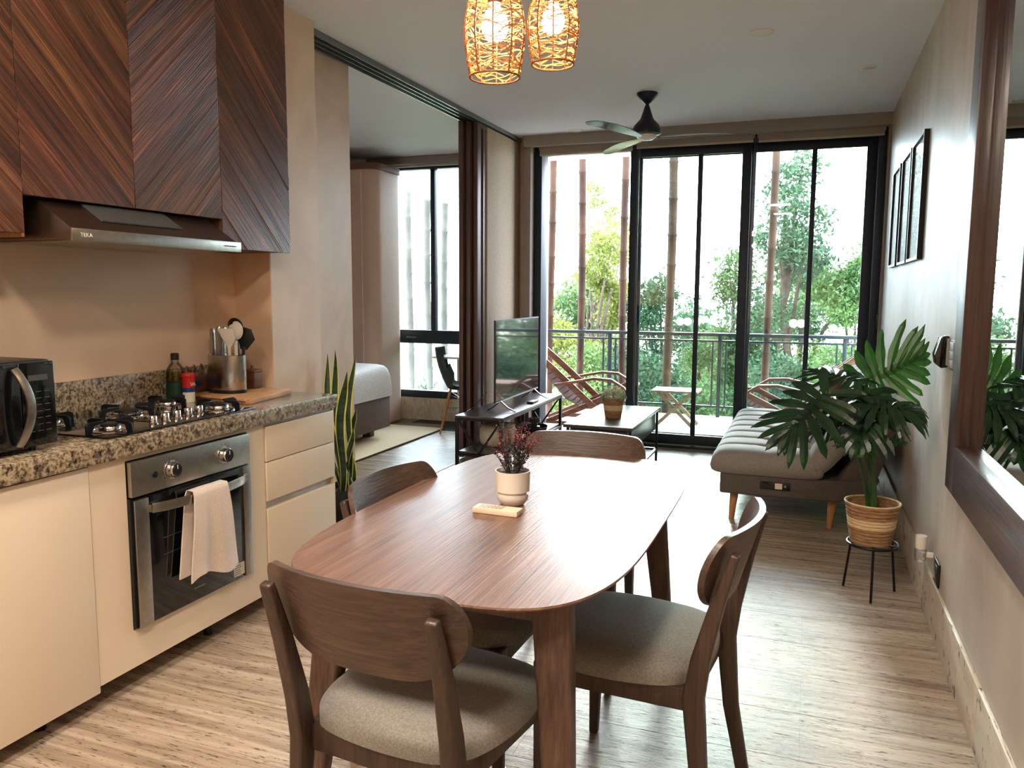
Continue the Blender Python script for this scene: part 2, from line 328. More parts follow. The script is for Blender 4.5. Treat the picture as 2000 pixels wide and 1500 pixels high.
M['darkwood'] = wood('dark_table_wood', (44, 40, 40), (62, 56, 54), (78, 70, 66), 'Y', 2.4, .3, 12, .3)
M['balctable'] = wood('stool_teak', (122, 92, 72), (160, 128, 102), (188, 158, 130), 'X', 3, .55, 10, .05)
def granite():
    m = bpy.data.materials.new('speckled_granite'); m.use_nodes = True; nt = m.node_tree; P = nt.nodes['Principled BSDF']; N = nt.nodes.new; K = nt.links.new
    tc = N('ShaderNodeTexCoord')
    n1 = N('ShaderNodeTexNoise'); n1.inputs['Scale'].default_value = 80; n1.inputs['Detail'].default_value = 5; n1.inputs['Roughness'].default_value = .65; K(tc.outputs['Object'], n1.inputs['Vector'])
    c1 = ramp(nt, n1.outputs['Fac'], [(.30, (44, 36, 32)), (.41, (112, 94, 76)), (.50, (164, 148, 126)), (.60, (196, 184, 164)), (.72, (140, 126, 108))])
    v = N('ShaderNodeTexVoronoi'); v.inputs['Scale'].default_value = 110; K(tc.outputs['Object'], v.inputs['Vector'])
    n3 = N('ShaderNodeTexNoise'); n3.inputs['Scale'].default_value = 42; n3.inputs['Detail'].default_value = 6; K(tc.outputs['Object'], n3.inputs['Vector'])
    c2 = ramp(nt, n3.outputs['Fac'], [(.38, (84, 70, 60)), (.46, (214, 206, 190)), (.6, (236, 230, 216))])
    mx = N('ShaderNodeMix'); mx.data_type = 'RGBA'; mx.blend_type = 'MULTIPLY'; mx.inputs[0].default_value = .8; K(c1, mx.inputs[6]); K(c2, mx.inputs[7])
    K(mx.outputs[2], P.inputs['Base Color']); P.inputs['Roughness'].default_value = .16; P.inputs['Specular IOR Level'].default_value = .6
    return m
M['granite'] = granite()
def travertine(name, base=((132, 112, 94), (168, 147, 126), (192, 173, 152)), rough=.13, k=(.42, 8.5, 1)):
    m = bpy.data.materials.new(name); m.use_nodes = True; nt = m.node_tree; P = nt.nodes['Principled BSDF']; N = nt.nodes.new; K = nt.links.new
    tc = N('ShaderNodeTexCoord'); oi = N('ShaderNodeObjectInfo'); sx_ = N('ShaderNodeSeparateXYZ'); K(tc.outputs['Object'], sx_.inputs[0])
    m0 = N('ShaderNodeMath'); m0.operation = 'SUBTRACT'; m0.inputs[1].default_value = 2.09-.278*8; K(sx_.outputs[1], m0.inputs[0])
    m1 = N('ShaderNodeMath'); m1.operation = 'DIVIDE'; m1.inputs[1].default_value = .278; K(m0.outputs[0], m1.inputs[0]); m2 = N('ShaderNodeMath'); m2.operation = 'FLOOR'; K(m1.outputs[0], m2.inputs[0])
    ml = N('ShaderNodeMath'); ml.operation = 'MULTIPLY'; ml.inputs[1].default_value = 3.37; K(m2.outputs[0], ml.inputs[0])
    va = N('ShaderNodeVectorMath'); va.operation = 'ADD'; K(tc.outputs['Object'], va.inputs[0]); K(ml.outputs[0], va.inputs[1])
    mp = N('ShaderNodeMapping'); mp.inputs['Scale'].default_value = k; K(va.outputs[0], mp.inputs[0])
    n1 = N('ShaderNodeTexNoise'); n1.inputs['Scale'].default_value = 3.0; n1.inputs['Detail'].default_value = 9; n1.inputs['Roughness'].default_value = .62; n1.inputs['Distortion'].default_value = .5; K(mp.outputs[0], n1.inputs['Vector'])
    col = ramp(nt, n1.outputs['Fac'], [(.34, base[0]), (.5, base[1]), (.66, base[2])])
    mp2 = N('ShaderNodeMapping'); mp2.inputs['Scale'].default_value = (k[0]*14, k[1]*5, 3); K(va.outputs[0], mp2.inputs[0])
    n2 = N('ShaderNodeTexNoise'); n2.inputs['Scale'].default_value = 3.6; n2.inputs['Detail'].default_value = 7; n2.inputs['Roughness'].default_value = .7; K(mp2.outputs[0], n2.inputs['Vector'])
    hole = ramp(nt, n2.outputs['Fac'], [(.385, (70, 56, 44)), (.425, (255, 255, 255))])
    mx = N('ShaderNodeMix'); mx.data_type = 'RGBA'; mx.blend_type = 'MULTIPLY'; mx.inputs[0].default_value = .8; K(col, mx.inputs[6]); K(hole, mx.inputs[7])
    mr = N('ShaderNodeMapRange'); K(oi.outputs['Random'], mr.inputs[0]); mr.inputs[3].default_value = .985; mr.inputs[4].default_value = 1.015
    hs = N('ShaderNodeHueSaturation'); K(mx.outputs[2], hs.inputs['Color']); K(mr.outputs[0], hs.inputs['Value']); K(hs.outputs[0], P.inputs['Base Color'])
    rr = N('ShaderNodeMapRange'); K(n1.outputs['Fac'], rr.inputs[0]); rr.inputs[3].default_value = rough-.05; rr.inputs[4].default_value = rough+.10; K(rr.outputs[0], P.inputs['Roughness']); sp = N('ShaderNodeMapRange'); K(n2.outputs['Fac'], sp.inputs[0]); sp.inputs[1].default_value = .39; sp.inputs[2].default_value = .44; sp.inputs[3].default_value = .03; sp.inputs[4].default_value = .3; K(sp.outputs[0], P.inputs['Specular IOR Level'])
    b = N('ShaderNodeBump'); b.inputs['Strength'].default_value = .5; b.inputs['Distance'].default_value = .004; K(n2.outputs['Fac'], b.inputs['Height']); K(b.outputs[0], P.inputs['Normal'])
    return m
M['trav'] = travertine('travertine_tile')
M['trav_b'] = travertine('travertine_skirting', ((178, 164, 142), (200, 188, 168), (214, 204, 186)), .3, (5, .6, 3))
# ================================================================ the room shell
XW, YW, ZC = .536, 7.05, 2.74
YB = 7.65                       # bedroom window plane
tile_floor = thing('floor', 'polished cream travertine floor laid in long narrow slabs', 'floor', kind='structure')
box('floor_bed', M['dark_gap'], (-6.2, XW, -2.6, YW+.02, -.12, -.006), tile_floor)
box('floor_bed', M['dark_gap'], (-6.2, -2.45, YW+.02, YB+.02, -.12, -.006), tile_floor)
P0 = 2.09-.278*8; nrow = int((YB-P0)/.278)+1
for r in range(nrow):
    y0 = P0+r*.278; y1 = min(y0+.278, YB)
    if y1-y0 < .02: continue
    x = XW-.004-random.choice((.5, .9, 1.3, 1.0)); xe = XW-.004
    while xe > -6.1:
        a = max(x, -6.15)
        if not (y0 > YW-.1 and xe > -2.6):
            box('tile', M['trav'], (a+.0002, xe-.0002, y0+.0009, min(y1, YW if xe > -2.6 else YB)-.0009, -.012, random.uniform(-.0004, 0)), tile_floor)
        xe = x; x -= 1.55
tag(box('floor_back', M['trav'], (-2.66, XW, -2.6, P0, -.012, 0), tile_floor), 'plain stretch of travertine at the room\'s near end')
struct('ceiling', M['ceiling'], (-6.2, XW+.1, -2.6, YB+.1, ZC, ZC+.12), 'flat off-white painted ceiling over the whole flat', 'ceiling')
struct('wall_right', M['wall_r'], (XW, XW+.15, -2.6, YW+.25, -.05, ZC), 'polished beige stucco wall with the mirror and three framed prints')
struct('wall_back', M['wall'], (-2.8, XW, -2.75, -2.6, -.05, ZC), 'plain plaster wall behind the viewer')
struct('wall_kitchen', M['wall_k'], (-2.8, -2.66, -2.6, 3.25, -.05, ZC), 'warm plaster wall above the granite worktop')
struct('wall_niche', M['wall_k'], (-2.66, -2.452, 3.244, 3.2495, .88, ZC), 'narrow return wall of the kitchen niche beside the pier')
MBc = MB().box(-2.8, -2.45, 3.25, 3.66, -.05, ZC).box(-2.8, -2.672, 3.66, 4.345, -.05, ZC)
tag(MBc.build('wall_left', M['wall']), 'plaster pier at the end of the kitchen beside the bedroom opening', 'wall', kind='structure')
struct('wall_bedroom', M['wall'], (-6.2, -6.1, 3.5, YB+.1, -.05, ZC), 'far side wall of the bedroom')
struct('wall_bedroom_near', M['wall'], (-6.2, -2.8, 3.5, 3.62, -.05, ZC), 'wall at the near side of the bedroom')
# skirting of travertine along the right wall
sk = thing('baseboard_right', 'pale travertine skirting along the foot of the stucco wall', 'skirting', kind='structure')
yy = -1.0
while yy < YW-.05:
    y2 = min(yy+1.2, YW-.03); box('slab', M['trav_b'], (XW-.014, XW, yy+.001, y2-.001, 0, .2), sk, .002); yy = y2
struct('baseboard_kitchen', M['trav_b'], (-2.45, -2.438, 3.25, 3.66, 0, .1), 'short skirting at the foot of the plaster pier', 'skirting')
# ---- living room glazing, window_1
g = thing('window_1', 'black aluminium sliding glass doors opening onto the balcony', 'sliding door', (0, YW, 0), kind='structure')
def wf(n, b, bev=.004, m='frame'): return box(n, M[m], b, g, bev)
wf('side_frame', (-2.386, -2.313, -.05, .13, 0, 2.62)); wf('side_frame', (.455, .517, -.06, .13, 0, 2.62))
wf('top_frame', (-2.386, .517, -.03, .13, 2.60, 2.68)); wf('bottom_track', (-2.386, .517, -.04, .14, -.01, .028))
wf('track_rail', (-2.313, .455, 0, .006, .028, .04), .001, 'alu'); wf('track_rail', (-2.313, .455, .07, .076, .028, .04), .001, 'alu')
tag(wf('pull_handle', (.505, .535, -.1, -.062, 1.08, 1.2), .006, 'blackp'), 'small black pull at the edge of the right door')
def sash(x0, x1, y, bar, disc_spots=()):
    s = wf('door_sash', (x0, x0+.075, y, y+.035, .03, 2.6))
    MB2 = MB().box(x0, x0+.075, y, y+.035, .03, 2.6).box(x1-.075, x1, y, y+.035, .03, 2.6).box(x0+.075, x1-.075, y, y+.035, .03, .115).box(x0+.075, x1-.075, y, y+.035, 2.53, 2.6)
    me = s.data; bpy.data.objects.remove(s); bpy.data.meshes.remove(me)
    s = MB2.build('door_sash', M['frame'], g, .003)
    if bar: box('glazing_bar', M['frame'], (bar-.02, bar+.02, y+.004, y+.031, .115, 2.53), s, .003)
    box('glass_pane', M['glass'], (x0+.075, x1-.075, y+.0155, y+.0195, .115, 2.53), s)
    for i, (cx, cz) in enumerate(disc_spots):  # small pale translucent discs on the door glass
        k = MB().lathe([(.0, 0), (.036, 0), (.036, .0006), (0, .0006)], (0, 0, 0), 24, rot=Matrix.Rotation(PI/2, 3, 'X')).build('pale_disc', M['disc_frost'], s, loc=(cx, y+.0148, cz))
    return s
sash(-1.515, -.50, 0, -.915, ((-1.05, 1.115), (-.985, 1.115), (-.905, 1.117)))
sash(-.565, .455, .05, -.01, ((-.115, 1.113), (-.055, 1.113)))
sash(-1.50, -.47, .085, None)      # the left leaf, slid open behind the middle one
# blinds
bl = thing('roller_blind', 'pale grey roller blind rolled up over the open left bay', 'blind', (-1.88, 6.97, 2.62), group='roller blinds over the balcony doors')
def blind(x0, x1, root, z):
    MB().cyl((x0, 6.99, 2.655), (x1, 6.99, 2.655), .032, n=20).build('roller', M['gb'], root, world=True)
    box('fabric', M['gb'], (x0+.01, x1-.01, 6.955, 6.958, z, 2.66), root, world=True)
    box('hem_bar', M['gb2'], (x0+.01, x1-.01, 6.95, 6.963, z-.014, z+.004), root, .003, world=True)
M['gb'] = mat('blind_fabric', (158, 150, 140), .9, scale=120, var=.06, bump=.1); M['gb2'] = mat('blind_hem', (176, 170, 160), .5)
blind(-2.33, -1.47, bl, 2.585)
bl = thing('roller_blind', 'pale grey roller blind rolled up over the middle glass door', 'blind', (-1, 6.97, 2.62), group='roller blinds over the balcony doors'); blind(-1.455, -.475, bl, 2.60)
MB().tube([(-.47, 6.95, 2.62), (-.47, 6.95, 1.2), (-.462, 6.95, .6), (-.455, 6.95, 1.2), (-.455, 6.95, 2.62)], .0018, 5).build('bead_chain', M['alu'], bl, world=True)
bl = thing('roller_blind', 'pale grey roller blind rolled up over the right glass door', 'blind', (0, 6.97, 2.62), group='roller blinds over the balcony doors'); blind(-.455, .50, bl, 2.595)
MB().tube([(-1.43, 6.95, 2.62), (-1.43, 6.95, .5), (-1.422, 6.95, .4), (-1.415, 6.95, .5), (-1.415, 6.95, 2.62)], .0018, 5).build('bead_chain', M['alu'], bl, world=True)
struct('trim_1', M['pel'] if 'pel' in M else mat('pelmet_board', (146, 138, 130), .6, scale=3, var=.03), (-2.44, XW, 6.86, 6.94, 2.645, ZC), 'flat taupe pelmet board across the top of the balcony doors', 'pelmet', .002)
M['lining'] = mat('door_lining', (140, 128, 120), .6, scale=4, var=.04)
struct('trim_2', M['lining'], (-2.45, -2.386, 6.9, 7.12, 0, ZC), 'taupe upright lining left of the balcony doors', 'trim', .003)
struct('trim_3', M['lining'], (.517, XW, 6.9, 7.12, 0, ZC), 'thin dark lining right of the balcony doors', 'trim', .002)
struct('wall_balcony_side', M['wall'], (-2.66, -2.45, 7.02, YB, -.05, ZC), 'short stub of wall between bedroom window and balcony')
struct('wall_over_doors', M['wall'], (-2.45, XW, 7.0, 7.15, 2.66, ZC), 'strip of wall above the balcony doors')
# ---- bedroom opening: ceiling track, sliding panels, floor guides
tk = thing('sliding_door_track', 'three-channel grey aluminium door track along the ceiling', 'track', (0, 0, 0))
box('channel_plate', M['alu'], (-2.652, -2.508, 3.67, 7.0, 2.728, ZC), tk, .001)
for x in (-2.65, -2.602, -2.556, -2.511): box('channel_lip', M['alu'], (x-.003, x+.003, 3.67, 7.0, 2.705, 2.73), tk, .001)
fg = thing('floor_track', 'pair of slim metal guides let into the bedroom threshold', 'track')
for x in (-2.60, -2.545): box('guide', M['alu'], (x-.005, x+.005, 3.66, 5.92, -.002, .003), fg, .001)
for i, (dx, y0, lab) in enumerate(((-2.632, 5.915, 'sliding door panel with walnut edge, rearmost of the stack by the television'), (-2.586, 5.955, 'sliding door panel with walnut edge, middle one of the stack by the television'), (-2.54, 6.0, 'linen-faced sliding door panel, front one of the stack behind the television'))):
    d = thing('sliding_door', lab, 'door', (dx, y0, 0), group='stacked sliding panels')
    yl = 6.99-y0
    fr = MB().box(-.018, .018, 0, .075, .01, 2.70).box(-.018, .018, yl-.05, yl, .01, 2.70).box(-.018, .018, .075, yl-.05, .01, .06).box(-.018, .018, .075, yl-.05, 2.66, 2.70).build('door_frame', M['slide'], d, .003)
    box('infill_panel', M['panel'], (-.010, .0215 if i == 2 else .012, (.2 if i == 2 else .075), yl-(.0 if i == 2 else .05), .02, 2.695), d, .001)
    if i == 2:
        box('edge_strip', M['slide'], (-.018, .02, .115, .15, .01, 2.70), d, .003)
# ---- bedroom window, window_2
g = thing('window_2', 'tall black-framed bedroom window with a fixed lower light', 'window', (0, YB, 0), kind='structure')
x0, x1 = -4.32, -2.66
for b in ((x0, x0+.075, -.04, .06, .235, 2.70), (x1-.07, x1, -.04, .06, .235, 2.70), (x0, x1, -.04, .06, .235, .31), (x0, x1, -.04, .06, 2.62, 2.70)): wf('window_frame', b)
wf('transom', (x0+.07, x1-.07, -.035, .05, .815, .955)); wf('mullion', (-3.735, -3.685, -.03, .045, .955, 2.62))
tag(wf('latch', (-4.02, -3.9, -.055, -.035, .872, .884), .004, 'alu'), 'slim bright latch on the transom')
for b in ((x0+.07, -3.71, .955, 2.62), (-3.71, x1-.07, .955, 2.62), (x0+.07, x1-.07, .31, .815)): box('glass_pane', M['glass'], (b[0], b[1], .008, .012, b[2], b[3]), g)
struct('wall_under_window', M['trav_b'], (-6.1, -2.66, YB-.06, YB+.1, 0, .235), 'low travertine upstand beneath the bedroom window', 'upstand')
struct('wall_window_side', M['wall'], (-6.1, -4.32, YB-.02, YB+.1, .235, ZC), 'bedroom wall left of the tall window')
struct('wall_window_top', M['wall'], (-4.32, -2.66, YB-.01, YB+.1, 2.70, ZC), 'strip of wall above the bedroom window')
bd = thing('roller_blind', 'taupe blind cassette above the tall bedroom window', 'blind', (-3.6, 7.55, 2.68)); box('cassette', M['lining'], (-4.42, -2.7, 7.5, 7.59, 2.665, 2.735), bd, .004, world=True); box('hem_bar', M['gb2'], (-4.30, -2.72, 7.535, 7.55, 2.635, 2.655), bd, .003, world=True)
# ---- balcony shell
struct('floor_balcony', M['deck'], (-2.66, 1.6, YW+.15, 9.1, -.15, -.01), 'sunlit pale balcony floor', 'floor')
struct('ceiling_balcony', M['cream'], (-2.66, 1.6, YW+.15, 8.25, 2.74, 2.9), 'cream soffit over the inner part of the balcony', 'ceiling')
# ================================================================ upper cabinets with diagonal planks
def clip(poly, a, b, c):      # keep a*x+b*y<=c
    out = []
    for i in range(len(poly)):
        p, q = poly[i], poly[(i+1) % len(poly)]; dp = a*p[0]+b*p[1]-c; dq = a*q[0]+b*q[1]-c
        if dp <= 0: out.append(p)
        if (dp < 0 < dq) or (dq < 0 < dp):
            t = dp/(dp-dq); out.append((p[0]+(q[0]-p[0])*t, p[1]+(q[1]-p[1])*t))
    return out
ZT = 2.70
def cab_door(root, y0, y1, z0, sgn, name='door'):
    d = box(name, M['board_d'], (-2.352, -2.336, y0+.0015, y1-.0015, z0, ZT), root, world=True)
    # strips run along direction (cos, sin) in the (Y,Z) plane
    ang = math.radians(-45 if sgn > 0 else 45); ca, sa = math.cos(ang), math.sin(ang)
    rect = [(y0+.0015, z0), (y1-.0015, z0), (y1-.0015, ZT), (y0+.0015, ZT)]
    pr_ = [-sa*y+ca*z for y, z in rect]; lo, hi = min(pr_), max(pr_); t = lo-random.random()*.03
    while t < hi:
        w_ = random.choice((.03, .042, .055, .07)); poly = clip(clip(rect, -sa, ca, t+w_-.0001), sa, -ca, -t-.0001)
        t += w_
        if len(poly) < 3: continue
        cyy = sum(p[0] for p in poly)/len(poly); czz = sum(p[1] for p in poly)/len(poly)
        loc2 = [((y-cyy)*ca+(z-czz)*sa, -(y-cyy)*sa+(z-czz)*ca) for y, z in poly]
        area = abs(sum(loc2[i][0]*loc2[(i+1) % len(loc2)][1]-loc2[(i+1) % len(loc2)][0]*loc2[i][1] for i in range(len(loc2))))/2
        if area < 3e-5: continue
        b = MB().prism(loc2, 0, random.uniform(.006, .0085)); o = b.build('plank', M['plank'], d, .0004, 1)
        # local x along the plank, local y across, local z out of the door (+X world)
        R = Matrix(((0, 0, 1), (ca, -sa, 0), (sa, ca, 0))).to_4x4()
        o.matrix_local = Matrix.Translation(Vector((-2.336, cyy, czz))-root.location) @ R
    return d
ys = [1.42, 1.862, 2.312, 2.776, 3.244]
labs = ('wall cabinet with diagonal walnut planks left of the hood', 'wide walnut-plank wall cabinet with two mitred doors over the range hood', None, 'wall cabinet with diagonal walnut planks at the far end beside the pier')
for i in (0, 1, 3):
    y0, y1 = (ys[1], ys[3]) if i == 1 else (ys[i], ys[i+1]); zb = 1.665 if i == 1 else 1.545
    c = thing('wall_cabinet', labs[i], 'cabinet', (-2.5, (y0+y1)/2, zb), group='plank-fronted wall cabinets')
    box('carcass', M['board_d'], (-2.658, -2.354, y0+.001, y1-.001, zb+.002, ZT), c, world=True)
    if i == 1:
        cab_door(c, ys[1], ys[2], zb, 1); cab_door(c, ys[2], ys[3], zb, -1)
    else: cab_door(c, y0, y1, zb, 1)
    if i == 3: pass
c = thing('wall_cabinet', 'plank-fronted wall cabinet at the left edge of the view', 'cabinet', (-2.5, 1.2, 1.545), group='plank-fronted wall cabinets')
box('carcass', M['board_d'], (-2.658, -2.354, .97, 1.418, 1.547, ZT), c, world=True); cab_door(c, .97, 1.42, 1.545, -1)
struct('trim_4', M['wall'], (-2.66, -2.37, -1.0, 3.246, ZT, ZC), 'plaster filler between wall cabinets and ceiling', 'trim')
# ---- range hood
h = thing('range_hood', 'pull-out range hood with a steel front bar marked TEKA under the plank cabinets', 'hood', (-2.4, 2.32, 1.525))
prof = [(-2.64, 1.53), (-2.205, 1.53), (-2.205, 1.562), (-2.355, 1.66), (-2.64, 1.66)]
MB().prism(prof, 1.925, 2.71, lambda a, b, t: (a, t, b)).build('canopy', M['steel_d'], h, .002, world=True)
box('front_bar', M['steel'], (-2.206, -2.192, 1.915, 2.72, 1.522, 1.563), h, .003, world=True)
o = MB().prism([(0, 0), (.17, 0), (.17, .30), (0, .42)], 0, .004).build('vent_plate', M['alu'], h)
MBv = MB().prism([(-2.345, 1.655), (-2.255, 1.597), (-2.253, 1.601), (-2.343, 1.659)], 2.09, 2.46, lambda a, b, t: (a, t, b)); bpy.data.objects.remove(o)
MBv.build('vent_plate', M['alu'], h, world=True)
text('TEKA', .018, M['whitep'], 'brand_lettering', h, (-2.1915, 1.945, 1.537), (PI/2, 0, PI/2), world=True, space=1.1)
for k in range(5): box('switch', M['ink'], (-2.193, -2.1885, 2.62+k*.0145, 2.629+k*.0145, 1.542, 1.546), h, .001, world=True)
box('grease_filter', M['steel'], (-2.60, -2.24, 1.96, 2.68, 1.524, 1.53), h, .001, world=True)
box('side_cheek', M['oak'], (-2.60, -2.36, 1.872, 1.884, 1.535, 1.66), h, world=True)
# ================================================================ worktop and base units
XC = -2.09
box('w', M['granite'], (-2.657, XC, -1.2, 3.25, .818, .879), None, .004)
o = bpy.context.scene.objects['w']; o.name = 'worktop'; tag(o, 'long speckled beige and brown granite worktop', 'worktop')
o = box('backsplash', M['granite'], (-2.659, -2.639, -1.2, 3.249, .8795, 1.018), None, .002); tag(o, 'low granite upstand along the wall behind the hob', 'backsplash')
XF = -2.112
u = thing('base_cabinet', 'cream lacquer base unit with one tall plain door under the microwave', 'cabinet', (-2.4, 1.55, .06), group='cream base units')
box('carcass', M['white'], (-2.655, XF-.02, 1.252, 1.852, .085, .815), u, world=True)
box('door', M['white'], (XF-.018, XF+.004, 1.25, 1.850, .062, .811), u, .002, world=True)
u = thing('base_cabinet', 'cream lacquer base unit with a plain door at the very left edge', 'cabinet', (-2.4, .95, .06), group='cream base units')
box('carcass', M['white'], (-2.655, XF-.02, .652, 1.248, .085, .815), u, world=True); box('door', M['white'], (XF-.018, XF+.002, .652, 1.248, .062, .811), u, .002, world=True)
u = thing('oven_cabinet', 'cream lacquer oven housing filling the space around the built-in oven', 'cabinet', (-2.4, 2.29, .06), group='cream base units')
MB().box(XF-.018, XF, 1.854, 1.998, .082, .816).box(XF-.018, XF, 2.612, 2.722, .082, .816).box(XF-.018, XF, 1.998, 2.612, .082, .212).box(XF-.018, XF, 1.998, 2.612, .8, .816).build('front_panel', M['white'], u, world=True)
MB().box(-2.655, XF-.02, 1.854, 1.872, .09, .815).box(-2.655, XF-.02, 2.702, 2.722, .09, .815).box(-2.655, XF-.02, 1.872, 2.702, .09, .11).build('carcass', M['white'], u, world=True)
u = thing('drawer_unit', 'cream lacquer unit with three handleless drawers at the far end', 'cabinet', (-2.4, 2.98, .06), group='cream base units')
box('carcass', M['white'], (-2.655, XF-.022, 2.726, 3.238, .085, .815), u, world=True)
box('side_panel', M['white'], (-2.655, XF-.001, 3.238, 3.25, .08, .816), u, world=True)
for z0, z1 in ((.652, .802), (.482, .648), (.08, .447)): box('drawer', M['white'], (XF-.02, XF+.006, 2.728, 3.236, z0, z1), u, .0025, world=True)
box('pull_profile', M['gola'], (XF-.028, XF-.02, 2.728, 3.236, .447, .482), u, world=True); box('pull_profile', M['gola'], (XF-.028, XF-.006, 2.728, 3.236, .803, .817), u, world=True)
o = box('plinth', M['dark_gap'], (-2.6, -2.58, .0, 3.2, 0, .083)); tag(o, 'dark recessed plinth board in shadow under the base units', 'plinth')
for y, nm_ in ((.9, 1), (1.7, 0), (2.45, 2), (3.1, 3)):
    u_ = [o for o in sc.objects if o.get('group') == 'cream base units'][nm_]
    MB().cyl((-2.2, y, 0), (-2.2, y, .086), .018, n=14).build('foot', M['blackp'], u_, world=True)
# ================================================================ oven
ov = thing('oven', 'built-in oven with steel control panel and black glass door', 'oven', (-2.3, 2.305, .22))
A0, A1 = 2.002, 2.606
def OB(n, m, b, bev=.002): return box(n, M[m], b, ov, bev, world=True)
OB('body', 'blackp', (-2.6, -2.112, A0+.004, A1-.004, .222, .796), 0)
OB('control_panel', 'steel', (-2.114, -2.092, A0, A1, .676, .796))
dr = OB('oven_door', 'bglass', (-2.112, -2.095, A0+.006, A1-.004, .218, .668))
for a, b in ((A0+.006, A0+.066), (A1-.05, A1-.004)): OB('steel_stile', 'steel', (-2.096, -2.088, a, b, .218, .664))
OB('inner_liner', 'blackp', (-2.111, -2.1, A0-.003, A0+.006, .22, .67), 0)
for yk in (2.182, 2.453):
    k = MB().lathe([(.034, 0), (.034, .003), (.028, .004), (.0265, .022), (.024, .026), (.0, .026)], (0, 0, 0), 28, rot=Matrix.Rotation(PI/2, 3, 'Y')).build('knob', M['chrome'], ov, loc=Vector((-2.092, yk, .737))-ov.location)
    o = MB().lathe([(.018, .0262), (.018, .028), (0, .028)], (0, 0, 0), 24, rot=Matrix.Rotation(PI/2, 3, 'Y')).build('knob_cap', M['blackp'], k)
    o = MB().box(.0278, .0292, -.0013, .0013, .004, .018).build('pointer', M['whitep'], k)
    mk = MB()
    for q in range(10):
        a = -2.2+q*.49; mk.box(.0001, .0006, .041*math.sin(a)-.0012, .041*math.sin(a)+.0012, .041*math.cos(a)-.0025, .041*math.cos(a)+.0025)
    mk.build('dial_marks', M['ink'], k)
o = MB().lathe([(.011, 0), (.011, .004), (.006, .004), (.006, .009), (0, .009)], (0, 0, 0), 20, rot=Matrix.Rotation(PI/2, 3, 'Y')).build('light_button', M['blackp'], ov, loc=Vector((-2.092, 2.104, .735))-ov.location)
hp = []
for i in range(13):
    t = i/12; hp.append((-2.082+.046*math.sin(PI*t)**.6, 2.075+t*.485, .625))
MB().path(hp, .034, .006, side=(0, 0, 1)).build('handle', M['steel'], ov, .0015, world=True)
MB().box(-2.096, -2.078, 2.066, 2.082, .612, .638).box(-2.096, -2.078, 2.553, 2.569, .612, .638).build('handle_mount', M['steel'], ov, .002, world=True)
st = OB('energy_sticker', 'label_w', (-2.0952, -2.0945, 2.49, 2.553, .232, .282), 0)
mk = MB()
for q in range(5): mk.box(-2.0946, -2.0941, 2.496, 2.496+random.uniform(.03, .05), .239+q*.0085, .2415+q*.0085)
mk.build('sticker_print', M['ink'], ov, world=True)
for z in (.44, .50): OB('rack_wire', 'alu', (-2.0953, -2.0946, 2.13, 2.30, z, z+.0018), 0)
OB('door_logo', 'alu', (-2.0953, -2.0945, 2.27, 2.33, .262, .268), 0)
# towel over the handle: front and back drops
def towel():
    path = []
    n = 26
    for i in range(n+1):
        s = i/n
        if s < .36: z = .335+(.645-.335)*(s/.36); x = -2.072
        elif s < .44: a = (s-.36)/.08*PI; x = -2.054-.018*math.cos(a)*1; z = .645+.010*math.sin(a)
        else: z = .645-(s-.44)/.56*.325; x = -2.036+.004*math.sin((s-.44)*9)
        path.append((x, z))
    mb = MB(); nv = 22
    def pt(i, j, off):
        x, z = path[i]; v = j/nv; s = i/n; f = max(0, (s-.44)/.56); b_ = max(0, (.36-s)/.36)
        y = 2.222+v*.178 + f*((v-.12)*.085-.022) + b_*(v-.5)*.02-b_*.034
        x2 = x+.006*math.sin(v*9+1.2)*(f+.2)+.014*math.exp(-((v-.25)/.10)**2)*f+off
        zz = z+(.022*math.sin(v*5.5+.3)*f if f > .9 else 0)+(.01*(v-.5) if f > .9 else 0)
        return (x2, y, zz)
    vs = [pt(i, j, 0) for i in range(n+1) for j in range(nv+1)]+[pt(i, j, .005 if path[i][0] > -2.055 else -.005) for i in range(n+1) for j in range(nv+1)]
    W_ = nv+1; T = (n+1)*W_; fs = []
    for i in range(n):
        for j in range(nv): q = (i*W_+j, (i+1)*W_+j, (i+1)*W_+j+1, i*W_+j+1); fs += [q, tuple(k+T for k in q)]
    for i in range(n): fs += [(i*W_, (i+1)*W_, (i+1)*W_+T, i*W_+T), (i*W_+nv, (i+1)*W_+nv, (i+1)*W_+nv+T, i*W_+nv+T)]
    for j in range(nv): fs += [(j, j+1, j+1+T, j+T), (n*W_+j, n*W_+j+1, n*W_+j+1+T, n*W_+j+T)]
    return mb.add(vs, fs).build('towel', M['towel'], angle=80)
tag(towel(), 'small beige terry towel folded over the oven handle', 'towel')
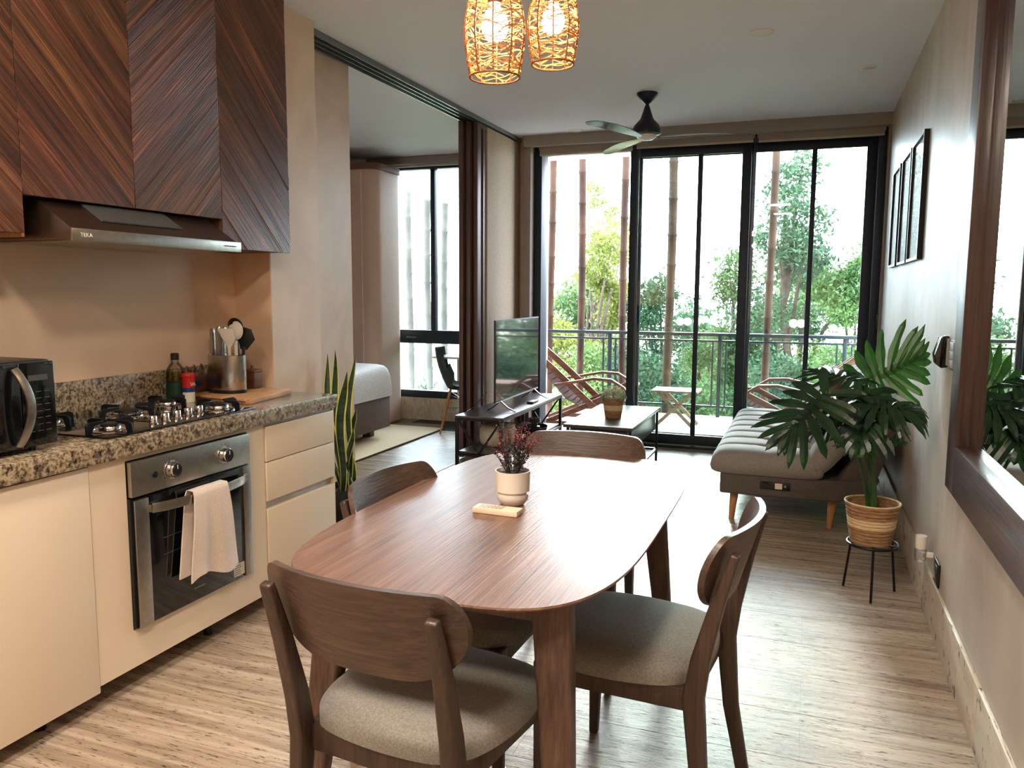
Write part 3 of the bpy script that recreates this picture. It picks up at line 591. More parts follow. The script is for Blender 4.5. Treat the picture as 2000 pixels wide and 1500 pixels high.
# ================================================================ gas hob
hb = thing('gas_hob', 'five-burner black glass gas hob with cast pan supports', 'hob', (-2.39, 2.32, .8795))
box('glass_top', M['bglass'], (-2.64, -2.135, 1.955, 2.705, .8797, .887), hb, .003, world=True)
def burner(x, y, r):
    c = (x, y, 0)
    MB().lathe([(r*1.75, .887), (r*1.75, .890), (r*1.5, .8925), (r*1.45, .889), (r*1.1, .889)], c, 36).build('drip_ring', M['chrome'], hb, world=True)
    MB().lathe([(r, .888), (r, .900), (r*.92, .904), (0, .904)], c, 32).build('burner_base', M['chrome'], hb, world=True)
    MB().lathe([(r*.86, .904), (r*.84, .911), (r*.7, .913), (0, .913)], c, 32).build('burner_cap', M['black'], hb, world=True)
    R = r*1.6+.03
    for k in range(4):
        a = PI/4*0+k*PI/2; dx, dy = math.cos(a), math.sin(a)
        poly = [(R+.012, .887), (R+.012, .918), (R-.004, .926), (r*.75, .926), (r*.75, .919), (R-.018, .912), (R-.010, .887)]
        MB().prism(poly, -.0035, .0035, lambda p, q, t, dx=dx, dy=dy: (x+dx*p-dy*t, y+dy*p+dx*t, q)).build('pan_support', M['black'], hb, .0008, 1, world=True)
burner(-2.235, 2.06, .036); burner(-2.44, 2.335, .056); burner(-2.50, 2.60, .036); burner(-2.235, 2.60, .040); burner(-2.52, 2.07, .030)
for k in range(5):
    y = 2.215+k*.0675; x = -2.20-.008*k
    MB().lathe([(.0185, .887), (.0185, .89), (.0155, .892), (.0145, .915), (.012, .918), (0, .918)], (x, y, 0), 20).build('control_knob', M['chrome'], hb, world=True)
# ================================================================ microwave
mw = thing('microwave', 'black microwave with a curved silver handle on the worktop', 'microwave', (-2.4, 1.57, .88))
y0, y1 = 1.33, 1.812; z0, z1 = .893, 1.155
box('housing', M['blackp'], (-2.55, -2.2, y0, y1, z0, z1), mw, .006, world=True)
dm = box('door', M['bglass'], (-2.2, -2.178, y0+.002, 1.694, z0+.003, z1-.004), mw, .005, world=True)
box('window_mesh', M['bglass'], (-2.1785, -2.177, y0+.04, 1.63, z0+.035, z1-.035), mw, .0, world=True)
cp = box('control_panel', M['bglass'], (-2.2, -2.179, 1.697, y1-.002, z0+.003, z1-.004), mw, .005, world=True)
mk = MB()
for r_ in range(7):
    for q in range(3): mk.box(-2.179, -2.1785, 1.715+q*.028, 1.733+q*.028, .94+r_*.02, .9425+r_*.02)
mk.box(-2.179, -2.1785, 1.72, 1.785, 1.095, 1.112).build('key_print', M['grayplast2'] if 'grayplast2' in M else mat('faint_print', (70, 72, 72), .4), mw, world=True)
hp = [(-2.172+.034*math.sin(PI*i/12)**.8, 1.672+.022*math.sin(PI*i/12), z0+.012+(z1-z0-.03)*i/12) for i in range(13)]
MB().path(hp, [.026]*13, .007, side=(0, 1, 0)).build('handle', M['steel'], mw, .0015, world=True)
for y in (y0+.05, y1-.05):
    for x in (-2.5, -2.23): MB().cyl((x, y, .8795), (x, y, .894), .012, n=12).build('foot', M['blackp'], mw, world=True)
# ================================================================ counter-top things
o = thing('oil_bottle', 'clear plastic bottle of cooking oil with a green label and black cap', 'bottle', (-2.60, 2.76, .8795))
o.scale = (1.15, 1.15, 1.15)
bp = [(0, 0), (.030, 0), (.033, .004), (.033, .03), (.031, .034), (.033, .038), (.033, .11), (.030, .128), (.018, .145), (.0135, .152), (.0135, .165), (0, .165)]
MB().lathe(bp, n=28).build('bottle_body', M['glass_clear'], o); MB().lathe([(0, .002), (.031, .002), (.031, .118), (0, .118)], n=24).build('oil', M['oil'], o)
MB().lathe([(.0345, .01), (.0345, .075)], n=28).build('label', M['greenlab'], o)
MB().lathe([(.0155, .160), (.0155, .184), (.013, .186), (0, .186)], n=20).build('cap', M['blackp'], o)
s = thing('salt_canister', 'small red, blue and white salt canister in front of the oil bottle', 'canister', (-2.535, 2.765, .8795))
MB().lathe([(0, 0), (.026, 0), (.026, .045), (.026, .045)], n=28).build('white_band', M['label_w'], s); MB().lathe([(.0262, .045), (.0262, .065)], n=28).build('blue_band', M['blue_p'], s)
MB().lathe([(.0262, .065), (.0262, .108), (.0262, .108)], n=28).build('red_band', M['red_p'], s)
MB().lathe([(.027, .108), (.028, .110), (.028, .124), (.026, .127), (0, .127)], n=28).build('cap', M['red_p'], s)
text('SAL', .021, M['label_w'], 'lettering', s, (-2.535+.0265, 2.747, .8795+.074), (PI/2, 0, PI/2), world=True)
b = thing('cutting_board', 'flat wooden cutting board with a handle slot under the utensil holder', 'board', (-2.42, 2.99, .88))
pts = [(-2.62, 2.86), (-2.25, 2.80), (-2.24, 2.82), (-2.29, 3.17), (-2.31, 3.19), (-2.60, 3.19)]
MB().prism(pts, .8797, .9005).build('board', M['board'], b, .003, world=True)
MB().prism([(-2.62, 2.855), (-2.262, 2.797), (-2.262, 2.803), (-2.62, 2.861)], .888, .8915).build('juice_groove', M['board_d'], b, world=True)
k = thing('utensil_holder', 'oval brushed-steel knife and utensil holder on the wooden board', 'holder', (-2.50, 2.975, .901))
ho = []
MB().lathe([(0, 0), (.094, 0), (.096, .004), (.096, .014), (.092, .016)], n=40, sx=1, sy=.68).build('base', M['blackp'], k)
MB().lathe([(.092, .014), (.094, .02), (.095, .172), (.090, .174), (.0885, .17)], n=40, sx=1, sy=.68).build('steel_body', M['steel_p'], k)
MB().lathe([(0, .160), (.088, .160), (.088, .166), (0, .166)], n=40, sx=1, sy=.68).build('slot_insert', M['blackp'], k)
text('zw', .007, M['ink'], 'maker_mark', k, (-2.46, 2.9115, .935), (PI/2, 0, .35), world=True)
def KN(lab, x, y, h_, lean, rz):
    t = thing('knife', lab, 'knife', (x, y, 1.068), rz, group='knives in the steel holder')
    MB().path([(0, 0, 0), (lean*.3, 0, h_*.35), (lean*.7, 0, h_*.8), (lean*1.3, 0, h_)], [.014, .013, .017, .012], [.022, .02, .026, .02], side=(1, 0, 0)).build('handle', M['steel'], t, .003)
    MB().path([(0, 0, -.1), (0, 0, 0)], .002, .02).build('blade', M['chrome'], t)
KN('steel-handled knife leftmost in the utensil holder', -2.572, 2.975, .125, -.004, 0); KN('steel-handled knife second from the left in the utensil holder', -2.546, 2.97, .135, .006, .2); KN('steel-handled knife nearest the white spatula', -2.523, 2.96, .12, .008, -.2)
KN('black-edged knife behind the front knives in the holder', -2.535, 3.0, .13, .004, .1)
def head(poly, t0, t1): return MB().prism(poly, t0, t1, lambda a, b, t: (a, t, b))
t = thing('spatula', 'white slotted turner with a slanted edge in the steel holder', 'utensil', (-2.462, 2.95, 1.04), .25)
MB().path([(0, 0, -.08), (0, 0, .06), (-.002, 0, .08)], [.016, .014, .02], .006).build('handle', M['whitep'], t, .002)
head([(-.012, .075), (.012, .075), (.03, .11), (.018, .155), (-.055, .155), (-.035, .115)], -.002, .002).build('blade', M['whitep'], t, .0015)
t = thing('spoon', 'round white serving spoon standing in the steel holder', 'utensil', (-2.445, 2.975, 1.04), .25)
MB().path([(0, 0, -.08), (0, 0, .1)], [.013, .016], .007).build('handle', M['whitep'], t, .002)
MB().lathe([(0, -.01), (.022, -.008), (.034, 0), (.036, .004), (.033, .004), (.022, -.003), (0, -.005)], (0, 0, 0), 28, sx=1, sy=1.2, rot=Matrix.Rotation(-PI/2, 3, 'X')).xf(Matrix.Translation((-.002, 0, .145))).build('bowl', M['whitep'], t)
t = thing('ladle', 'black ladle with rounded bowl behind the white spoon', 'utensil', (-2.455, 3.0, 1.04), .2)
MB().path([(0, 0, -.08), (0, 0, .15)], [.012, .012], .008).build('handle', M['blackp'], t, .002); MB().lathe([(0, -.03), (.02, -.026), (.034, -.008), (.036, .003), (.033, .003), (.018, -.02), (0, -.025)], (0, 0, 0), 24).xf(Matrix.Translation((-.01, 0, .168)) @ Matrix.Rotation(-1.2, 4, 'X')).build('bowl', M['blackp'], t)
t = thing('spatula', 'black turner with a broad square head at the right of the holder', 'utensil', (-2.43, 3.0, 1.04), .3)
MB().path([(0, 0, -.08), (.006, 0, .07)], [.014, .016], .006).build('handle', M['blackp'], t, .002); head([(-.01, .06), (.02, .055), (.062, .105), (.045, .15), (-.005, .165), (-.02, .12)], -.002, .002).build('blade', M['blackp'], t, .0015)
t = thing('wooden_trivet', 'upright dark wooden cutlery stand half hidden behind the steel holder', 'stand', (-2.622, 2.90, .901), .2)
m = MB().box(-.012, .012, -.09, .11, 0, .075); m.build('base_block', M['board_d'], t, .003)
for y in (-.06, 0, .06):
    MB().tube([(0, y-.014, .075), (0, y-.018, .10), (0, y, .125), (0, y+.018, .10), (0, y+.014, .075)], .0045, 8).build('loop', M['board_d'], t)
box('slate_label', M['blue_p'], (.0125, .0135, -.05, .03, .03, .055), t)
t = thing('wooden_box', 'little red-brown box in the niche corner right of the steel holder', 'box', (-2.50, 3.15, .9015))
box('body', M['board_d'], (-.035, .035, -.03, .03, 0, .075), t, .004); box('lid', M['board_d'], (-.038, .038, -.033, .033, .075, .09), t, .004)
MB().cyl((0, 0, .09), (0, 0, .108), .008, .005, 12).build('knob', M['board_d'], t)
# ================================================================ dining table
T = thing('dining_table', 'walnut dining table with bowed edges and splayed wooden legs', 'table', (-.755, 2.16, 0))
def sup(a, b, n, k=96):
    out = []
    for i in range(k):
        t = 2*PI*i/k; c, s = math.cos(t), math.sin(t)
        out.append((a*math.copysign(abs(c)**(2/n), c), b*math.copysign(abs(s)**(2/n), s)))
    return out
rings = [(sup(.385, .73, 4.1), .727), (sup(.411, .761, 4.1), .741), (sup(.415, .765, 4.1), .746), (sup(.4135, .7635, 4.1), .75)]
vs = [(x, y, z) for r, z in rings for x, y in r]; n = 96
fs = [tuple(range(n-1, -1, -1)), tuple(range(3*n, 4*n))]+[(i*n+k, i*n+(k+1) % n, (i+1)*n+(k+1) % n, (i+1)*n+k) for i in range(3) for k in range(n)]
MB().add(vs, fs).build('table_top', M['table'], T, angle=25)
for sx in (-1, 1):
    for sy in (-1, 1):
        top = Vector((sx*.265, sy*.575, .727)); bot = Vector((sx*.325, sy*.66, 0)); sd = Vector((sx*.35, -sy*.2, 0)) if 0 else Vector((1, 0, 0))
        MB().beam(top, bot, .088, .052, .05, .034, side=(1, 0, 0)).build('leg', M['legw'], T, .008, 3)
box('side_rail', M['legw'], (-.285, -.262, -.56, .56, .66, .727), T, .003); box('side_rail', M['legw'], (.262, .285, -.56, .56, .66, .727), T, .003)
box('end_rail', M['legw'], (-.24, .24, -.59, -.567, .66, .727), T, .003); box('end_rail', M['legw'], (-.24, .24, .567, .59, .66, .727), T, .003)
# ================================================================ dining chairs
def chair(lab):
    t = thing('dining_chair', lab, 'chair', group='walnut dining chairs')
    m = MB(); nu, nv = 26, 26
    def outline(u, v, top):     # u,v in -1..1 square -> rounded trapezoid seat
        r = .5
        x = u*math.sqrt(max(0, 1-.42*v*v*abs(u)**3)) ; y = v*math.sqrt(max(0, 1-.30*u*u*abs(v)**3))
        hw = .235+.012*v
        return x*hw, .015+y*.225
    def top(i, j):
        u, v = 2*i-1, 2*j-1; u = math.sin(u*PI/2); v = math.sin(v*PI/2)
        x, y = outline(u, v, 1); e = (1-abs(u)**5)*(1-abs(v)**5)
        return (x, y, .428+.05*e**.35+.012*(1-u*u)*(1-v*v)-.010*v*0)
    def bot(i, j):
        x, y, _ = top(i, j); u, v = 2*i-1, 2*j-1
        return (x, y, .418)
    W_ = nv+1; va = [top(i/nu, j/nv) for i in range(nu+1) for j in range(W_)]; vb = [bot(i/nu, j/nv) for i in range(nu+1) for j in range(W_)]
    fs = []; Tn = len(va)
    for i in range(nu):
        for j in range(nv): q = (i*W_+j, (i+1)*W_+j, (i+1)*W_+j+1, i*W_+j+1); fs += [q, tuple(k+Tn for k in q[::-1])]
    for i in range(nu): fs += [(i*W_, (i+1)*W_, (i+1)*W_+Tn, i*W_+Tn), (i*W_+nv, (i+1)*W_+nv, (i+1)*W_+nv+Tn, i*W_+nv+Tn)]
    for j in range(nv): fs += [(j, j+1, j+1+Tn, j+Tn), (nu*W_+j, nu*W_+j+1, nu*W_+j+1+Tn, nu*W_+j+Tn)]
    m.add(va+vb, fs).build('seat_cushion', M['fabric'], t, angle=60)
    MB().box(-.205, .205, .178, .202, .362, .419).box(-.195, .195, -.195, -.172, .362, .419).beam((-.2, .19, .39), (-.185, -.19, .39), .024, .057).beam((.2, .19, .39), (.185, -.19, .39), .024, .057).build('seat_frame', M['chairz'], t, .003)
    for s in (-1, 1):
        MB().path([(s*.205, .188, .418), (s*.207, .19, .25), (s*.208, .195, 0)], [.042, .036, .026], [.042, .036, .026]).build('front_leg', M['chairz'], t, .007, 3)
        P = [(s*.198, -.262, 0), (s*.196, -.222, .2), (s*.196, -.203, .40), (s*.197, -.218, .50), (s*.2, -.252, .64), (s*.202, -.292, .772)]
        MB().path(P, [.026, .03, .036, .036, .034, .03], [.034, .042, .052, .046, .034, .022]).build('rear_leg', M['chairz'], t, .008, 3)
        MB().cyl((s*.208, .195, 0), (s*.208, .195, .004), .009, n=10).build('glide', M['blackp'], t)
    # curved back board
    nu, nv = 44, 8
    def shape(i, j, off):
        u = math.sin((2*i-1)*PI/2); a = max(0, (abs(u)-.80)/.20); b = max(0, (abs(u)-.42)/.58)
        zt = .815-.075*(1-math.sqrt(max(0, 1-a*a)))-.006*u*u; zb = .612+.127*(1-math.sqrt(max(0, 1-b*b)))
        z = zb+(zt-zb)*j; y = -.288+.058*u*u-(z-.7)*.30+off
        return (.246*u, y, z)
    W_ = nv+1; th = .016
    va = [shape(i/nu, j/nv, th) for i in range(nu+1) for j in range(W_)]; vb = [shape(i/nu, j/nv, 0) for i in range(nu+1) for j in range(W_)]; Tn = len(va); fs = []
    for i in range(nu):
        for j in range(nv): q = (i*W_+j, (i+1)*W_+j, (i+1)*W_+j+1, i*W_+j+1); fs += [q, tuple(k+Tn for k in q[::-1])]
    for i in range(nu): fs += [(i*W_, (i+1)*W_, (i+1)*W_+Tn, i*W_+Tn), (i*W_+nv, (i+1)*W_+nv, (i+1)*W_+nv+Tn, i*W_+nv+Tn)]
    for j in range(nv): fs += [(j, j+1, j+1+Tn, j+Tn), (nu*W_+j, nu*W_+j+1, nu*W_+j+1+Tn, nu*W_+j+Tn)]
    # posts meet the rear of the board
    m = MB().add(va+vb, fs); m.v = [(x, y+.004, z) for x, y, z in m.v]
    m.build('backrest', M['chair'], t, weld=True, angle=50)
    return t
c0 = chair('walnut dining chair at the near end of the table, seen from behind')
c0.location = (-.785, 1.575, 0); c0.rotation_euler = (0, 0, math.radians(-7))
G = 'walnut dining chairs'
dup(c0, (-.40, 2.075, 0), math.radians(84), 'walnut dining chair on the right side of the table', G)
dup(c0, (-.80, 2.745, 0), math.radians(181), 'walnut dining chair at the far end of the table', G)
dup(c0, (-.925, 2.12, 0), math.radians(-92), 'walnut dining chair on the left side, by the drawers', G)
# ================================================================ potted plant and wooden block on the table
p = thing('potted_plant', 'red-flowering sprigs in a cream ceramic pot on the dining table', 'plant', (-.79, 2.145, .7505))
MB().lathe([(0, 0), (.028, 0), (.031, .003), (.0395, .014), (.0405, .022), (.0405, .028), (.037, .0305), (.037, .033), (.0435, .036), (.0450, .082), (.0455, .088), (.0425, .088), (.041, .078), (0, .078)], n=48).build('ceramic_pot', M['ceramic'], p)
MB().lathe([(0, .079), (.0405, .079), (.03, .082), (0, .083)], n=24).build('bark_chips', M['soil'], p)
stm = MB(); lf = MB(); bl_ = MB()
for k in range(34):
    a = random.uniform(0, 2*PI); sp = random.uniform(.015, .085)*(1 if k > 6 else 1.35); hgt = random.uniform(.055, .115) if sp > .06 else random.uniform(.09, .135)
    b0 = Vector((math.cos(a)*.014, math.sin(a)*.014, .08)); b2 = Vector((math.cos(a)*sp, math.sin(a)*sp, .08+hgt)); b1 = (b0+b2)/2+Vector((0, 0, .015))
    pts = [b0*(1-t)**2+b1*2*t*(1-t)+b2*t*t for t in [i/6 for i in range(7)]]
    stm.tube(pts, .0009, 4)
    for q in range(34):
        t = .12+q/34*.88; c = b0*(1-t)**2+b1*2*t*(1-t)+b2*t*t
        d = Vector((random.gauss(0, 1), random.gauss(0, 1), random.gauss(.3, .6))).normalized(); s_ = random.uniform(.004, .0075) if t < .62 else random.uniform(.003, .005)
        e = d.orthogonal().normalized()*s_*.42; c2 = c+d*s_*.3
        (bl_ if t > .58 and k % 4 else lf).add([c2, c2+d*s_*.5+e, c2+d*s_*1.3, c2+d*s_*.5-e], [(0, 1, 2, 3)])
stm.build('stems', M['dkgreen'], p); tag(lf.build('leaves', M['dkgreen'], p), None, kind='stuff'); tag(bl_.build('blossoms', M['red'], p), None, kind='stuff')
p.scale = (1.14, 1.14, 1.14)
k = thing('wooden_block', 'small pale wooden sign block lying on the table before the pot', 'sign', (-.795, 2.035, .7505), math.radians(-2))
MB().prism([(-.068, -.022), (.068, -.022), (.068, .026), (-.068, .026)], 0, .016).build('block', M['ceram2'] if 'ceram2' in M else mat('pale_block_wood', (226, 208, 186), .5, scale=6, stretch=(1, 8, 8)), k, .003)
mk = MB()
for r_ in range(4):
    x = -.052
    while x < .018: l_ = random.uniform(.006, .014); mk.box(x, x+l_, -.012+r_*.0085, -.009+r_*.0085, .016, .0163); x += l_+.003
mk.build('print_lines', M['rattan_d'], k)
# ================================================================ pendant lamps
M['bulb'] = emis('lit_bulb', (255, 222, 165), 90)
def pendant(lab, x, y, zb):
    P = thing('pendant_lamp', lab, 'lamp', (x, y, zb), group='woven rattan pendant lamps')
    H = .285
    def rad(t): return .064+.0155*math.sin(min(1, t/.45)*PI/2)*1.0-(.052*max(0, (t-.35)/.65)**1.8)
    ribs = MB()
    for k in range(10):
        a = 2*PI*k/10; ribs.tube([(rad(t)*math.cos(a), rad(t)*math.sin(a), H*t) for t in [i/12 for i in range(13)]], .0024, 5)
    for t in (0, 1): ribs.tube([((rad(t)+.0005)*math.cos(a), (rad(t)+.0005)*math.sin(a), H*t) for a in [2*PI*i/32 for i in range(33)]], .0024, 5)
    ribs.build('rib_frame', M['rattan_d'], P)
    wv = MB()
    for s in range(42):
        t0 = (s+.5)/42; a0 = random.uniform(0, 2*PI); span = random.choice((2*PI/10*3, 2*PI/10*5, 2*PI/10*7)); n_ = int(span/.16)+2; sl = random.uniform(-.075, .075)
        for rep in range(2):
            pts = []
            for i in range(n_):
                f = i/(n_-1); a = a0+rep*PI+f*span; t = min(.995, max(.005, t0+sl*math.sin(f*PI*span*.9)+.008*math.sin(7*a))); pts.append(((rad(t)+.0012*math.cos(5*a))*math.cos(a), (rad(t)+.0012*math.cos(5*a))*math.sin(a), H*t))
            wv.tube(pts, .0016, 4, cap=False)
    wv.build('woven_strands', M['rattan'], P, angle=80)
    MB().lathe([(0, .09), (.02, .094), (.032, .11), (.035, .13), (.030, .152), (.014, .174), (.013, .185), (0, .186)], n=24).build('bulb', M['bulb'], P)
    MB().lathe([(.017, .182), (.019, .186), (.019, .225), (.012, .23), (0, .23)], n=20).build('socket', M['blackp'], P)
    MB().lathe([(.0, H-.004), (.019, H-.004), (.019, H+.004), (.01, H+.02), (0, H+.02)], n=20).build('top_cap', M['rattan_d'], P)
    MB().tube([(0, 0, .22), (0, 0, 2.72-zb)], .0025, 6).build('cord', M['pendcord'], P)
    MB().lathe([(0, 2.738-zb), (.05, 2.738-zb), (.05, 2.722-zb), (.012, 2.712-zb), (0, 2.712-zb)], n=28).build('ceiling_rose', M['blackp'], P)
    l = light('pendant_glow', 'POINT', (x, y, zb+.13), 12, (1, .66, .36), shadow_soft_size=.03)
    return P
pendant('lit woven rattan pendant lamp, the lower and nearer of the two', -.788, 1.99, 1.918)
pendant('lit woven rattan pendant lamp, the higher one farther from view', -.768, 2.42, 2.058)
FAN_ANG = (10, 130, 250)
# ================================================================ ceiling fan
F = thing('ceiling_fan', 'three-blade dark ceiling fan hanging before the balcony doors', 'fan', (-1.117, 5.70, 2.43))
def fl(prof, n_, m, c=(0, 0, 0)): return MB().lathe([(r, z-2.43) for r, z in prof], n=32).build(n_, M[m], F)
M['fan'] = mat('fan_graphite', (40, 44, 52), .35, .4, scale=20, var=.05)
fl([(0, 2.739), (.073, 2.739), (.073, 2.728), (.052, 2.70), (.022, 2.672), (.014, 2.668), (0, 2.668)], 'canopy', 'fan'); fl([(0, 2.70), (.0125, 2.70), (.0125, 2.63), (0, 2.63)], 'down_rod', 'fan')
fl([(0, 2.655), (.016, 2.653), (.03, 2.61), (.046, 2.565), (.062, 2.548), (.088, 2.52), (.101, 2.485), (.098, 2.462), (.07, 2.455), (0, 2.455)], 'motor_housing', 'fan')
fl([(.0, 2.457), (.07, 2.456), (.066, 2.44), (.045, 2.426), (0, 2.420)], 'light_dome', 'whitep')
M['blade'] = mat('fan_blade_glint', (120, 124, 128), .15, .5, scale=6, var=.06, coat=.6)  # blade grey lightened to stand in for the sky glint
for a in FAN_ANG:
    b = MB()
    def bf(i, j, s):
        r = .075+.625*i; w_ = (.014+.026*math.sin(min(1, i*1.6)*PI/2))*(1-max(0, (i-.86)/.14)**2*.8); y = (j-.5)*2*w_; tw = math.radians(24-14*i)
        return (r, y*math.cos(tw)-.02*i, .008+y*math.sin(tw)+.012*math.sin(i*PI)+s)
    W_ = 7; va = [bf(i/18, j/6, .002) for i in range(19) for j in range(7)]; vb = [bf(i/18, j/6, -.002) for i in range(19) for j in range(7)]; Tn = len(va); fs = []
    for i in range(18):
        for j in range(6): q = (i*W_+j, (i+1)*W_+j, (i+1)*W_+j+1, i*W_+j+1); fs += [q, tuple(k+Tn for k in q[::-1])]
        fs += [(i*W_, (i+1)*W_, (i+1)*W_+Tn, i*W_+Tn), (i*W_+6, (i+1)*W_+6, (i+1)*W_+6+Tn, i*W_+6+Tn)]
    for j in range(6): fs += [(j, j+1, j+1+Tn, j+Tn), (18*W_+j, 18*W_+j+1, 18*W_+j+1+Tn, 18*W_+j+Tn)]
    b.add(va+vb, fs).build('blade', M['blade'], F, angle=50, rot=(0, 0, math.radians(a)))
# ceiling fittings
def disc(lab, x, y, r, kind=0):
    t = thing('ceiling_light', lab, 'light', (x, y, ZC), group='flush ceiling fittings')
    MB().lathe([(0, 0), (r, 0), (r, -.004), (r*.86, -.007), (r*.84, -.003), (0, -.003)], n=32).build('trim_ring', M['whitep'], t)
    MB().lathe([(0, -.0035), (r*.82, -.0035), (r*.8, -.006), (0, -.0065)], n=32).build('diffuser' if not kind else 'eyelet', M['print'] if not kind else M['grayplast'], t)
disc('round unlit ceiling light nearest the pendant lamps on the right', -.30, 4.60, .062); disc('small round fitting with a dark eyelet near the right wall', .277, 5.50, .045, 1)
disc('round unlit ceiling light before the right balcony door', -.31, 6.78, .062); disc('round unlit ceiling light before the open left bay', -1.94, 6.79, .062)
M['lit'] = emis('lit_diffuser', (255, 226, 190), 5)
for (x_, y_), lab_ in zip(DOWN, ('lit ceiling downlight over the kitchen aisle behind the viewer', 'lit ceiling downlight behind the viewer on the mirror side', 'lit ceiling downlight at the kitchen side of the near end of the room', 'lit ceiling downlight at the mirror side of the near end of the room', 'lit ceiling downlight over the hob')):
    t = thing('downlight', lab_, 'light', (x_, y_, ZC), group='lit downlights at the kitchen end')
    MB().lathe([(.165, 0), (.18, 0), (.18, -.004), (.165, -.006)], n=32, cap=False).build('trim_ring', M['whitep'], t); MB().lathe([(0, -.002), (.164, -.002), (.164, -.004), (0, -.004)], n=32).build('diffuser', M['lit'], t)
# ================================================================ TV stand and television
def frame_bar(m, p, q, w_=.022): m.beam(p, q, w_, w_, side=(1, 0, 0) if abs(q[0]-p[0]) < 1e-6 else (0, 1, 0))
S = thing('tv_stand', 'low black metal television stand with grey-wood shelves and cross braces', 'stand', (-2.24, 6.12, 0))
X0, X1, Y0, Y1, H = -.195, .185, -.76, .74, .45
box('top_board', M['darkwood'], (X0, X1, Y0, Y1, H-.016, H), S, .002); box('shelf', M['darkwood'], (X0+.02, X1-.02, Y0+.02, Y1-.02, .165, .18), S, .002)
for x in (X0+.012, X1-.012):
    for y in (Y0+.012, Y1-.012): box('leg', M['black'], (x-.012, x+.012, y-.012, y+.012, 0, H-.016), S, .0015)
m = MB()
for x in (X0+.012, X1-.012): m.box(x-.011, x+.011, Y0+.012, Y1-.012, .148, .166).box(x-.011, x+.011, Y0+.012, Y1-.012, H-.034, H-.016)
for y in (Y0+.012, Y1-.012): m.box(X0, X1, y-.011, y+.011, .148, .166).box(X0, X1, y-.011, y+.011, H-.034, H-.016)
m.build('frame_rails', M['black'], S)
for y in (Y0+.012, Y1-.012):
    for a, b in (((X0+.02, y, H-.03), (-.005, y, .17)), ((X1-.02, y, H-.03), (-.005, y, .17)), ((X0+.02, y, .012), (-.005, y, .15)), ((X1-.02, y, .012), (-.005, y, .15))): MB().beam(a, b, .010, .014, side=(0, 1, 0)).build('cross_brace', M['black'], S)
MB().cyl((X1-.012, 0, .17), (X1-.012, 0, H-.02), .0035, n=8).build('rod', M['black'], S)
V = thing('television', 'black flat-screen television reflecting the garden on the low stand', 'television', (-2.20, 6.09, .4505), math.radians(1.0))
VW, z0, z1 = .535, .075, .70
box('back_shell', M['blackp'], (-.045, -.008, -VW*.82, VW*.82, z0+.03, z1-.16), V, .01); box('bezel', M['blackp'], (-.012, .002, -VW, VW, z0, z1), V, .003)
box('screen', M['bglass'], (.002, .0035, -VW+.007, VW-.007, z0+.014, z1-.007), V); box('lower_trim', M['steel'], (.0005, .004, -VW, VW, z0-.002, z0+.006), V, .001); box('top_trim', M['alu'], (-.010, .003, -VW, VW, z1-.001, z1+.002), V)
for y in (-.42, .42):
    MB().path([(0, y, z0+.005), (.06, y-.01, .035), (.13, y-.015, .004)], [.02, .018, .016], .008, side=(0, 1, 0)).path([(0, y, z0+.005), (-.05, y-.01, .035), (-.10, y-.015, .004)], [.02, .018, .016], .008, side=(0, 1, 0)).build('stand_foot', M['black'], V, .001)
o = MB().path([(-2.235, 5.50, .62), (-2.33, 5.46, .50), (-2.40, 5.5, .46), (-2.47, 5.6, .30), (-2.47, 5.8, .02)], .005, .005).build('power_cable', M['blackp']); tag(o, 'thin black cable trailing behind the television', 'cable')
r = thing('remote_control', 'black remote or media box on the stand in front of the television', 'remote', (-2.12, 6.22, .4505)); box('body', M['blackp'], (-.025, .03, -.075, .075, .0, .018), r, .004); box('button_pad', M['grayplast'], (-.012, .012, -.05, .04, .018, .0185), r)
# things on the lower shelf
def tray(lab, x, y, rx, ry):
    t = thing('tray', lab, 'tray', (x, y, .1805), group='brown trays on the shelf of the stand')
    MB().lathe([(0, 0), (.9, 0), (1, .035), (.97, .037), (.88, .008), (0, .008)], n=36).xf(Matrix.Diagonal((rx, ry, 1, 1))).build('tray_body', M['leather'], t)
tray('oval brown leather tray nearer the cross braces on the lower shelf', -2.16, 5.95, .10, .15); tray('oval brown leather tray further along the lower shelf', -2.17, 6.42, .11, .17)
t = thing('candle_holder', 'little wooden stacked holder in the farther brown tray', 'holder', (-2.17, 6.42, .19)); MB().lathe([(0, 0), (.05, 0), (.05, .03), (.03, .035), (.03, .06), (.055, .065), (.055, .10), (0, .10)], n=24).build('body', M['darkwood'], t)
t = thing('book', 'cream book lying in the nearer brown tray', 'book', (-2.16, 5.95, .19)); box('cover', M['label_w'], (-.05, .05, -.08, .08, 0, .028), t, .002); box('pages', M['print'], (-.047, .051, -.077, .077, .004, .024), t)
t = thing('pouf', 'round ribbed beige knitted pouf on the floor behind the stand', 'pouf', (-2.66, 6.15, .0)); t.location = (-2.23, 5.72, .1805)
M['knit'] = mat('knitted_cotton', (188, 176, 158), .95, col2=(208, 196, 178), scale=40, stretch=(1, 1, 3), bump=.5, bdist=.005)
t['label'] = 'round ribbed beige woven basket on the near end of the lower shelf'; t.name = 'woven_basket'; t['category'] = 'basket'
m = MB(); nn = 60
prof = [(0, 0), (.118, 0), (.137, .02), (.143, .07), (.140, .125), (.125, .152), (.09, .166), (0, .17)]
m.lathe(prof, n=nn); m.v = [(x*(1+(.012 if i % 2 else -.012)), y*(1+(.012 if i % 2 else -.012)), z) for i, (x, y, z) in enumerate(m.v)]; m.build('body', M['knit'], t, angle=80)
MB().lathe([(.132, .15), (.137, .156), (.132, .162)], n=40).build('rim', M['knit'], t)
